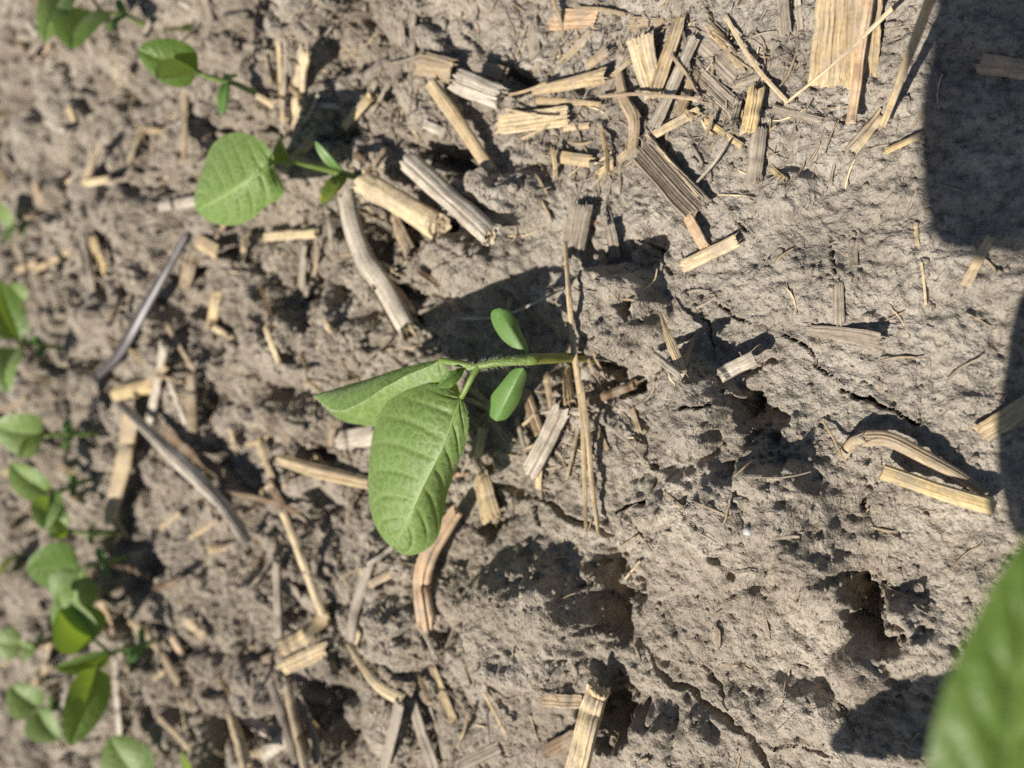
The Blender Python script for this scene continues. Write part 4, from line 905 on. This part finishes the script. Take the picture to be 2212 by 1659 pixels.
# ------------------------------------------------------------------ soybean seedlings
def leaf_mesh(name, mid, e1, e2, mat, parent, nt=64, ns=22, bulge=(0.08, 0.08), veins=6, vein_depth=0.00025, pucker=0.0, midrib=None, seed=0, droop=0.0, thick=0.0):
    """Blade spanned between a midrib curve and its two margins (3-D point lists from base to tip)."""
    Mi = catmull(mid, nt); E = [catmull(e1, nt), catmull(e2, nt)]
    S = np.concatenate([np.linspace(-1, 0, ns + 1), np.linspace(0, 1, ns + 1)[1:]])
    cols = len(S); V = np.zeros((nt, cols, 3)); A = np.zeros((nt, cols, 3))
    L = np.sum(np.linalg.norm(np.diff(Mi, axis=0), axis=1))
    Tm = np.gradient(Mi, axis=0); Tm /= np.linalg.norm(Tm, axis=1)[:, None] + 1e-12
    for i in range(nt):
        t = i / (nt - 1)
        for j, s in enumerate(S):
            e = E[0][i] if s < 0 else E[1][i]; k = abs(s)
            d = e - Mi[i]; p = Mi[i] + d * k
            n = np.cross(Tm[i], d); ln = np.linalg.norm(n)
            n = n / ln if ln > 1e-9 else np.array([0, 0, 1.0])
            if n[2] < 0: n = -n
            bl = bulge[0] if s < 0 else bulge[1]
            p = p + n * bl * np.linalg.norm(d) * math.sin(math.pi * min(1, k)) 
            V[i, j] = p
            x = t * veins * 1.12 - k * (0.9 + 0.9 * k) * 0.95 + 0.25 * (s < 0)
            fr = x - math.floor(x); dv = min(fr, 1 - fr)
            on = 1.0 if (0.0 < x < veins) else 0.0
            vs_ = math.exp(-(dv / 0.042) ** 2) * on * (1 - 0.55 * k)
            vm = math.exp(-(k / 0.035) ** 2) if veins else 0.0
            A[i, j] = (min(1, 0.75 * vs_ + vm), t, k)
            puff = (1 - math.exp(-(dv / 0.13) ** 2)) * math.sin(math.pi * min(1, k) ** .7) * (1 if on else .6)
            V[i, j] += n * (pucker * puff - vein_depth * vm * .6)
    Vf = V.reshape(-1, 3)
    F = [(i * cols + j, i * cols + j + 1, (i + 1) * cols + j + 1, (i + 1) * cols + j) for i in range(nt - 1) for j in range(cols - 1)]
    o = mesh_obj(name, Vf, F, mat, parent, attr=('vein', A.reshape(-1, 3)))
    if thick:
        md = o.modifiers.new('thickness', 'SOLIDIFY'); md.thickness = thick; md.offset = 0
    if midrib:
        tube('midrib', Mi[::4] - np.array([0, 0, midrib * .3]), [midrib, midrib * .4], MAT['leaf_rib'], o, n=30, seg=6)
    return o, V
MAT['leaf_rib'] = plain_material('leaf_rib', (0.20, 0.28, 0.08), (0.26, 0.34, 0.11), 400, 0.5)
def simple_leaf(name, base, tip, width, nrm, mat, parent, fold=0.15, arch=0.08, sway=0.0, nt=26, ns=9, broad=0.72, **kw):
    base, tip = np.asarray(base, float), np.asarray(tip, float)
    d = tip - base; L = np.linalg.norm(d); T = d / L
    n = np.asarray(nrm, float); n = n - T * (n @ T); n /= np.linalg.norm(n); s = np.cross(T, n)
    ts = np.linspace(0, 1, 13)
    mid = [base + d * t + n * arch * L * math.sin(math.pi * t) * 1.0 - n * arch * L * 1.2 * t * t + s * sway * L * math.sin(math.pi * t) for t in ts]
    wp = [math.sin(math.pi * t ** broad) ** 0.58 if 0 < t < 1 else 0 for t in ts]
    e = []
    for sg_ in (-1, 1):
        e.append([mid[i] + s * sg_ * width * .5 * wp[i] + n * fold * width * .5 * wp[i] - T * L * .05 * wp[i] * (1 - ts[i]) for i in range(13)])
    e[0][0] = e[1][0] = mid[0]; e[0][-1] = e[1][-1] = mid[-1]
    return leaf_mesh(name, mid, e[0], e[1], mat, parent, nt, ns, **kw)

GROUP = 'soybean seedlings'
def seedling(label, foot, stem, leaves=(), cots=(), petioles=(), buds=(), r=0.0012, group=GROUP, name='soybean_seedling', hero=()):
    """foot: measured ground point; other points (px, py, dy): on the upright plane through the foot, dy metres behind it."""
    g = on_ground(*foot); root = empty(name, g); tag(root, label, 'seedling', group)
    def P(q):
        z0 = max(0.0, at_y(q[0], q[1], g[1])[2] - g[2])
        return at_y(q[0], q[1], g[1] + 0.35 * z0 + (q[2] if len(q) > 2 else 0.0))
    pts = [g - np.array([0, 0, .004])] + [P(q) for q in stem]
    tube('stem', pts, [r * 1.1, r, r * .75], MAT['stem'], root, n=24, seg=8)
    for q in petioles: tube('petiole', [P(a) for a in q], [r * .7, r * .55], MAT['stem'], root, n=12, seg=7)
    for i, lf in enumerate(leaves):
        base, tip, w, nrm, mat = lf[:5]; kw = lf[5] if len(lf) > 5 else {}
        rr_ = np.random.RandomState(int(abs(base[0] * 7 + base[1] * 3 + i * 11)) % 9973)
        nrm = np.array(nrm) + rr_.uniform(-.35, .35, 3); kw = {**dict(fold=rr_.uniform(.02, .55), arch=rr_.uniform(.0, .12), sway=rr_.uniform(-.06, .06), broad=rr_.uniform(.58, .8)), **kw}
        b, t = P(base), P(tip); ww = w * 1.12 * depth_of((b + t) / 2) / FP
        simple_leaf('leaf', b, t, ww, nrm, MAT[mat], root, seed=i, **{**dict(pucker=.0002, bulge=(.05, .05)), **kw})
    for hm, h1, h2 in hero:
        zb = P(hm[0])[2] + .002
        Q = lambda q: at_z(q[0], q[1], zb + q[2] * .01)
        leaf_mesh('leaf', [Q(q) for q in hm], [Q(q) for q in h1], [Q(q) for q in h2], MAT['leaf'], root, nt=90, ns=34, bulge=(.03, .03), veins=7, pucker=.0006, midrib=.0003)
    for c in cots:
        base, tip, w, nrm = c[:4]; mat = c[4] if len(c) > 4 else 'cotyledon'
        b, t = P(base), P(tip); ww = w * depth_of((b + t) / 2) / FP
        simple_leaf('cotyledon', b, t, ww, nrm, MAT[mat], root, fold=.1, arch=.1, broad=1.1, veins=0, vein_depth=0, thick=.0009, nt=14, ns=5)
    for bd in buds:
        base, tip, w, nrm = bd[:4]; b, t = P(base), P(tip); ww = w * depth_of((b + t) / 2) / FP
        simple_leaf('bud', b, t, ww, nrm, MAT['leaf_dark'], root, fold=.9, arch=.05, nt=14, ns=5)
    return root, P

# ---- the seedling in the middle
def main_seedling():
    g = on_ground(1276, 772); g = np.array([g[0], g[1], g[2] - .002])
    root = empty('soybean_seedling', g); tag(root, 'sharp central soybean seedling with two drooping green leaves and two seed leaves', 'seedling', GROUP)
    P = lambda x, y, z: at_z(x, y, z * .01)                 # z in centimetres
    rpx = lambda px, p: px * depth_of(p) / FP
    node = P(1148, 776, 3.0)
    tube('stem', [g - [0, 0, .010], g + [0, 0, .002], P(1215, 773, 1.9), node], [rpx(12, g), rpx(11, node), rpx(12, node)], MAT['hypocotyl'], root, n=40, seg=14)
    tube('node', [P(1157, 775, 2.9), P(1150, 776, 3.0), P(1142, 777, 3.07), P(1134, 778, 3.12)], [rpx(11, node), rpx(13, node), rpx(12.5, node), rpx(11, node)], MAT['stem'], root, n=14, seg=14)
    ep_pts = [P(1144, 777, 3.05), P(1110, 779, 3.35), P(1070, 783, 3.6), P(1031, 791, 3.75), P(1008, 796, 3.8)]
    tube('stem', ep_pts, [rpx(11.5, node), rpx(10.5, node), rpx(9, node), rpx(8, node), rpx(6, node)], MAT['stem'], root, n=40, seg=14)
    tube('petiole', [P(1034, 791, 3.75), P(1018, 818, 3.85), P(1006, 842, 3.8), P(997, 858, 3.7)], [rpx(7, node), rpx(6, node)], MAT['stem'], root, n=20, seg=10)
    tube('petiole', [P(1022, 790, 3.75), P(996, 786, 3.9), P(972, 782, 3.95), P(952, 778, 3.9)], [rpx(8, node), rpx(6.5, node)], MAT['stem'], root, n=20, seg=10)
    # big drooping leaf: left half lies open to the sun, right half bends down
    mid = [P(996, 858, 3.7), P(980, 899, 3.85), P(959, 960, 3.95), P(916, 1046, 3.9), P(881, 1124, 3.65), P(850, 1185, 3.3)]
    le = [(996, 858, 3.7), (983, 850, 3.75), (951, 834, 3.8), (911, 831, 3.8), (862, 845, 3.75), (830, 877, 3.7), (811, 915, 3.65), (800, 971, 3.6), (796, 1038, 3.5), (800, 1100, 3.4), (819, 1151, 3.3), (850, 1185, 3.3)]
    re = [(996, 858, 3.7), (1004, 876, 3.7), (1011, 903, 3.65), (1010, 936, 3.55), (1001, 976, 3.3), (983, 1018, 2.85), (967, 1065, 2.75), (957, 1111, 2.7), (948, 1154, 2.7), (932, 1178, 2.8), (905, 1195, 2.95), (876, 1199, 3.1), (850, 1185, 3.3)]
    la, VA = leaf_mesh('leaf', mid, [P(*q) for q in le], [P(*q) for q in re], MAT['leaf'], root, nt=120, ns=44, bulge=(.09, .05), veins=7, pucker=.0005, vein_depth=.0003, midrib=.0003)
    # folded leaf: far half hangs down open, near half folds over it
    mid = [P(952, 778, 3.9), P(905, 788, 4.0), P(849, 803, 4.1), P(768, 828, 4.15), P(715, 843, 4.1), P(676, 855, 4.0)]
    lo = [(952, 778, 3.9), (962, 789, 3.8), (981, 821, 3.55), (992, 848, 3.3), (982, 880, 3.1), (930, 904, 3.0), (870, 917, 2.95), (803, 921, 3.0), (776, 917, 3.05), (741, 909, 3.2), (715, 893, 3.4), (701, 877, 3.6), (676, 855, 4.0)]
    fl = [(952, 778, 3.9), (916, 795, 4.25), (878, 811, 4.5), (849, 827, 4.7), (822, 842, 4.85), (795, 861, 4.95), (768, 875, 4.95), (741, 886, 4.85), (715, 883, 4.6), (696, 870, 4.3), (676, 855, 4.0)]
    lb, VB = leaf_mesh('leaf', mid, [P(*q) for q in lo], [P(*q) for q in fl], MAT['leaf'], root, nt=90, ns=30, bulge=(.05, .16), veins=6, pucker=.0003, vein_depth=.0003, midrib=.0003)
    # unopened leaf at the tip
    m2 = [P(1006, 794, 3.8), P(985, 806, 4.0), P(962, 824, 4.1), P(944, 838, 4.1)]
    ea = [P(1006, 794, 3.8), P(988, 797, 4.1), P(960, 808, 4.3), P(944, 838, 4.1)]
    eb = [P(1006, 794, 3.8), P(994, 818, 4.1), P(972, 838, 4.25), P(944, 838, 4.1)]
    leaf_mesh('bud', m2, ea, eb, MAT['leaf_dark'], root, nt=30, ns=10, bulge=(.3, .3), veins=4)
    # seed leaves
    m = [P(1136, 764, 3.05), P(1118, 732, 3.2), P(1097, 698, 3.3), P(1080, 667, 3.3)]
    leaf_mesh('cotyledon', m, [P(*q) for q in [(1136, 764, 3.05), (1112, 752, 3.15), (1088, 734, 3.2), (1070, 708, 3.25), (1062, 684, 3.25), (1066, 671, 3.3), (1080, 667, 3.3)]],
              [P(*q) for q in [(1136, 764, 3.05), (1139, 752, 2.95), (1131, 733, 2.95), (1121, 711, 3.0), (1112, 688, 3.1), (1098, 673, 3.2), (1080, 667, 3.3)]], MAT['cotyledon'], root, nt=40, ns=14, bulge=(.07, .07), veins=0, vein_depth=0, thick=.0007)
    m = [P(1130, 795, 3.0), P(1112, 830, 3.0), P(1092, 870, 2.9), P(1073, 908, 2.7)]
    leaf_mesh('cotyledon', m, [P(*q) for q in [(1130, 795, 3.0), (1108, 800, 3.0), (1084, 828, 2.95), (1064, 853, 2.85), (1056, 876, 2.75), (1060, 897, 2.7), (1073, 908, 2.7)]],
              [P(*q) for q in [(1130, 795, 3.0), (1136, 808, 2.8), (1131, 830, 2.65), (1122, 862, 2.55), (1108, 886, 2.5), (1094, 902, 2.55), (1073, 908, 2.7)]], MAT['cotyledon'], root, nt=40, ns=14, bulge=(.07, .07), veins=0, vein_depth=0, thick=.0007)
    # down of fine hairs on the upper stem and along the margins
    rng = np.random.RandomState(9); V, F = [], []
    def hair(p, d, L, w=.00003):
        d = d / (np.linalg.norm(d) + 1e-9); s = np.cross(d, [0.3, .5, .8]); s /= np.linalg.norm(s); u = np.cross(d, s); b = len(V)
        for a in range(3):
            an = a * 2.094; V.append(p + (s * math.cos(an) + u * math.sin(an)) * w)
        V.append(p + d * L); F.extend([(b, b + 1, b + 3), (b + 1, b + 2, b + 3), (b + 2, b, b + 3)])
    E = catmull(ep_pts, 60)
    for _ in range(450):
        i = rng.randint(0, 59); p = E[i] + (E[i + 1] - E[i]) * rng.rand(); T = E[i + 1] - E[i]; T /= np.linalg.norm(T)
        a = np.cross(T, rng.normal(size=3)); a /= np.linalg.norm(a)
        hair(p + a * rpx(9.5, node), a - T * rng.uniform(.2, .8), rng.uniform(.0008, .0016))
    for VV, idx in ((VA, 0), (VA, -1), (VB, 0), (VB, -1)):
        for _ in range(420):
            i = rng.randint(1, len(VV) - 2); e = VV[i, idx]; inn = VV[i, idx + 2 if idx == 0 else idx - 2]
            out = e - inn; out /= np.linalg.norm(out) + 1e-9
            hair(e, out + rng.normal(size=3) * .5, rng.uniform(.0005, .0011), .00003)
    mid_line = VB[:, 30]
    for _ in range(300):
        i = rng.randint(2, len(mid_line) - 2); hair(mid_line[i], np.array([.6, .3, .7]) + rng.normal(size=3) * .4, rng.uniform(.0005, .0011), .00003)
    h = mesh_obj('hairs', V, F, MAT['hair'], root); h['kind'] = 'stuff'
main_seedling()

UPN = (0, -.45, 1)      # blades that look up and a little towards the viewer
# second seedling: broad leaf with heart-shaped base, margins measured
SECOND_LEAF = ([(593, 352, 0), (556, 378, .35), (518, 403, .5), (472, 431, .4), (426, 456, 0)],
               [(593, 352, 0), (590, 336, .2), (580, 320, .35), (564, 303, .4), (524, 286, .4), (483, 293, .35), (456, 317, .3), (440, 357, .25), (424, 404, .15), (420, 432, .05), (426, 456, 0)],
               [(593, 352, 0), (595, 372, -.1), (606, 390, -.25), (614, 411, -.35), (604, 430, -.35), (577, 444, -.3), (550, 469, -.3), (524, 483, -.3), (491, 487, -.25), (456, 480, -.2), (436, 466, -.1), (426, 456, 0)])
seedling('second soybean seedling with one broad pale leaf facing the viewer and yellowing seed leaf', (775, 384),
         [(752, 378), (700, 364), (640, 352), (622, 350)],
         leaves=[((625, 347), (604, 290, .006), 44, (.5, .2, .6), 'leaf_dark', dict(fold=.6))],
         cots=[((742, 372), (680, 310, -.002), 22, (-.4, -.3, .9)), ((748, 380), (695, 432, -.004), 34, (.2, -.5, .8), 'cotyledon_old')],
         petioles=[[(625, 350), (610, 352), (594, 353)]], hero=[SECOND_LEAF])
# third
seedling('third soybean seedling with two overlapping leaves, one shading the other', (592, 228),
         [(520, 186), (486, 176), (450, 166), (432, 158)],
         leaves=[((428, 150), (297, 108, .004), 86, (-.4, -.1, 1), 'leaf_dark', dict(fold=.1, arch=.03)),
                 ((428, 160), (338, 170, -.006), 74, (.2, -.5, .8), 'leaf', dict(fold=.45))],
         cots=[((492, 178), (478, 242, -.003), 26, UPN), ((490, 174), (508, 160, .003), 24, UPN)],
         petioles=[[(434, 160), (428, 152)]])
# fourth, top left corner
seedling('topmost left soybean seedling cut by the top edge', (335, 62),
         [(300, 48), (270, 32), (215, 26)],
         leaves=[((204, 24), (150, 96, -.01), 108, (-.3, -.4, .8), 'leaf_dark', dict(fold=.15, broad=.6)), ((140, -20, .01), (88, 78, .0), 66, (-.3, -.4, .8), 'leaf', dict(fold=.15))],
         cots=[((276, 34), (250, -4, .003), 20, UPN), ((272, 36), (232, 62, -.004), 18, UPN)],
         petioles=[[(222, 26), (206, 24)], [(222, 26, .0), (180, -20, .005), (140, -20, .01)]])
# tiny weed
seedling('tiny yellow green weed sprout near the top edge at left', (408, 74), [(398, 66)],
         leaves=[((398, 66), (350, 66), 12, UPN, 'cotyledon_old'), ((398, 66), (418, 50, .002), 12, UPN, 'cotyledon_old'), ((398, 67), (432, 62, -.002), 12, UPN, 'cotyledon_old')],
         r=.0005, name='weed_sprout', group='weeds')
# left edge row
seedling('left edge seedling with a narrow yellow green leaf above a paler one', (140, 757),
         [(110, 748), (70, 740), (46, 736)],
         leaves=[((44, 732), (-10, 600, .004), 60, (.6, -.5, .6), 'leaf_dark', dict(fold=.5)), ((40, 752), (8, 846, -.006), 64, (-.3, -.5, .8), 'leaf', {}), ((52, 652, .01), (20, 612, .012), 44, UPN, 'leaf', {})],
         cots=[((95, 745), (66, 728, .004), 22, UPN), ((100, 748), (82, 772, -.004), 22, UPN)],
         petioles=[[(48, 736), (44, 732)], [(48, 737), (40, 752, -.003)], [(48, 735), (52, 690, .006), (52, 652, .01)]])
seedling('left edge seedling with one pale cupped leaf reaching out of frame', (212, 936),
         [(180, 937), (130, 938), (98, 942)],
         leaves=[((94, 938), (-18, 922, .004), 96, (-.1, -.6, .8), 'leaf', dict(fold=.25)), ((94, 944), (36, 990, -.006), 34, (-.3, -.3, .8), 'leaf', dict(fold=.7))],
         cots=[((160, 937), (138, 908, .004), 24, UPN), ((158, 940), (136, 970, -.004), 18, UPN)],
         petioles=[[(102, 942), (94, 939)]])
seedling('small seedling at left with a folded two tone leaf', (205, 1034),
         [(172, 1042), (130, 1062), (108, 1070)],
         leaves=[((106, 1066), (14, 1006, .004), 62, (-.3, -.5, .7), 'leaf', dict(fold=.35)), ((108, 1072), (92, 1142, -.006), 52, (.1, -.5, .8), 'leaf', {}), ((110, 1068), (136, 1120, -.008), 46, UPN, 'leaf_dark', {})],
         cots=[((168, 1044), (150, 1026, .004), 18, UPN), ((166, 1046), (156, 1072, -.004), 16, UPN)])
seedling('seedling at left with a broad sunlit yellow green leaf', (272, 1204),
         [(240, 1212), (200, 1222), (178, 1226)],
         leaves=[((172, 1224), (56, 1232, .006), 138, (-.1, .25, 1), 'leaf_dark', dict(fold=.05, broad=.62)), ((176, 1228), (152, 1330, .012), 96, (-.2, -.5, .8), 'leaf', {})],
         cots=[((232, 1214), (208, 1184, .004), 20, UPN), ((230, 1216), (232, 1242, -.004), 14, UPN)])
seedling('thin seedling at left behind the broad yellow green leaf', (268, 1148),
         [(230, 1150), (180, 1150), (148, 1144)],
         leaves=[((146, 1140), (92, 1098, .004), 50, UPN, 'leaf', {}), ((146, 1146), (104, 1156, -.004), 22, UPN, 'leaf_dark', {})],
         cots=[((196, 1150), (204, 1130, .004), 16, UPN), ((196, 1152), (198, 1174, -.004), 14, UPN)])
seedling('lower left seedling with a hanging dark leaf and a folded leaf above it', (352, 1378),
         [(318, 1390), (270, 1402), (238, 1412)],
         leaves=[((204, 1382, .004), (128, 1318, .008), 96, (.35, -.55, .6), 'leaf_dark', dict(fold=.4)),
                 ((206, 1384, .006), (118, 1286, .016), 100, (-.2, -.4, .9), 'leaf', {}),
                 ((208, 1442, -.004), (152, 1612, -.012), 76, (-.6, -.4, .6), 'leaf_dark', dict(fold=.2, broad=.8))],
         cots=[((312, 1392), (304, 1352, .004), 17, UPN), ((308, 1394), (280, 1428, -.004), 30, UPN)],
         petioles=[[(240, 1412), (224, 1398), (204, 1382, .004)], [(240, 1413), (224, 1430), (208, 1442, -.004)]],
         buds=[((236, 1412), (118, 1446, .002), 44, (-.1, -.6, .7))])
seedling('pale lower left seedling with two light leaves on a short fork', (140, 1536),
         [(118, 1532), (84, 1530)],
         leaves=[((84, 1528), (18, 1484, .004), 72, UPN, 'leaf', {}), ((82, 1534), (126, 1600, -.006), 66, UPN, 'leaf', {})],
         cots=[((124, 1532), (106, 1504, .004), 16, UPN)])
seedling('far left seedling with two small rounded leaves', (110, 1384),
         [(80, 1390), (50, 1394)],
         leaves=[((46, 1392), (-14, 1388, .004), 66, UPN, 'leaf', {}), ((50, 1396), (78, 1402, -.006), 46, UPN, 'leaf', {})],
         cots=[((84, 1390), (92, 1366, .004), 14, UPN)])
seedling('far left edge seedling with a single yellow green leaf cut by the frame', (70, 1196),
         [(48, 1198), (36, 1200)], leaves=[((36, 1200), (-20, 1272, -.004), 66, (.1, .2, 1), 'leaf_dark', {})], cots=[])
seedling('bottom edge seedling showing one pale leaf at lower left', (330, 1720),
         [(320, 1700), (306, 1690)], leaves=[((308, 1688), (232, 1598, .006), 104, (-.2, -.5, .85), 'leaf', dict(fold=.08))], cots=[])
seedling('bottom edge seedling showing only a dark leaf tip', (470, 1730),
         [(450, 1712), (440, 1700)], leaves=[((436, 1700), (392, 1622, .006), 52, (-.3, -.2, .8), 'leaf_dark', dict(fold=.5))], cots=[])
seedling('far left seedling half hidden at the frame edge above the middle', (66, 486),
         [(50, 488), (30, 486)], leaves=[((28, 484), (-10, 440, .004), 40, UPN, 'leaf', {}), ((28, 488), (10, 522, -.004), 36, UPN, 'leaf_dark', {})], cots=[((44, 487), (52, 508, -.003), 12, UPN)])

# the tall plant close to the viewer at lower right: one blurred leaf in view, the others are unseen, added to cast the shadows at right
def near_plant():
    g = np.array([-.120, -.022, 0.0]); g[2] = float(terrain(g[0], g[1]))
    root = empty('soybean_plant', g); tag(root, 'blurred close soybean plant whose big leaf fills the lower right corner', 'plant', None)
    S = [g - [0, 0, .005], g + [.004, .004, .06], g + [-.002, .012, .13], g + [-.006, .02, .20]]
    tube('stem', S, [.0026, .0022, .0018, .0012], MAT['stem'], root, n=40, seg=10)
    def petiole(z, base):
        j = g + np.array([-.002, .012 * z / .13, z])
        base = np.asarray(base); tube('petiole', [j, (j + base) / 2 + np.array([0, 0, .008]), base], [.0011, .0008], MAT['stem'], root, n=18, seg=8)
    def shade(px, py, z):                # point at height z on the sun ray that ends at a measured ground point
        q = at_z(px, py, 0.0); return q + SUN_DIR * (z / SUN_DIR[2])
    # the leaf in view
    mid = [(2120, 1960, .111), (2160, 1760, .111), (2185, 1580, .110), (2215, 1350, .109), (2240, 1125, .107)]
    e1 = [(2120, 1960, .111), (2040, 1880, .112), (2005, 1760, .113), (2005, 1640, .113), (2024, 1540, .113), (2062, 1430, .112), (2130, 1290, .110), (2190, 1190, .109), (2240, 1125, .107)]
    e2 = [(2120, 1960, .111), (2220, 1930, .112), (2330, 1800, .112), (2380, 1620, .111), (2370, 1450, .110), (2330, 1290, .109), (2280, 1170, .108), (2240, 1125, .107)]
    leaf_mesh('leaf', [at_z(*q) for q in mid], [at_z(*q) for q in e1], [at_z(*q) for q in e2], MAT['leaf_dark'], root, nt=60, ns=20, bulge=(.1, .1), veins=6, pucker=.0008)
    petiole(.10, at_z(2120, 1960, .111))
    # unseen leaves added beside the frame, each placed to throw one shadow
    for z, jz, base, tip, w in ((.145, .12, (2285, 1170), (2255, 560), .020), (.235, .20, (2180, 545), (2190, -330), .035), (.105, .09, (2140, 1480), (1806, 1600), .021)):
        b, t = shade(*base, z), shade(*tip, z)
        petiole(jz, b)
        simple_leaf('leaf', b, t, w, (0, 0, 1), MAT['leaf_dark'], root, nt=48, ns=18, fold=.06, arch=.03, broad=.62, pucker=.0005)
near_plant()
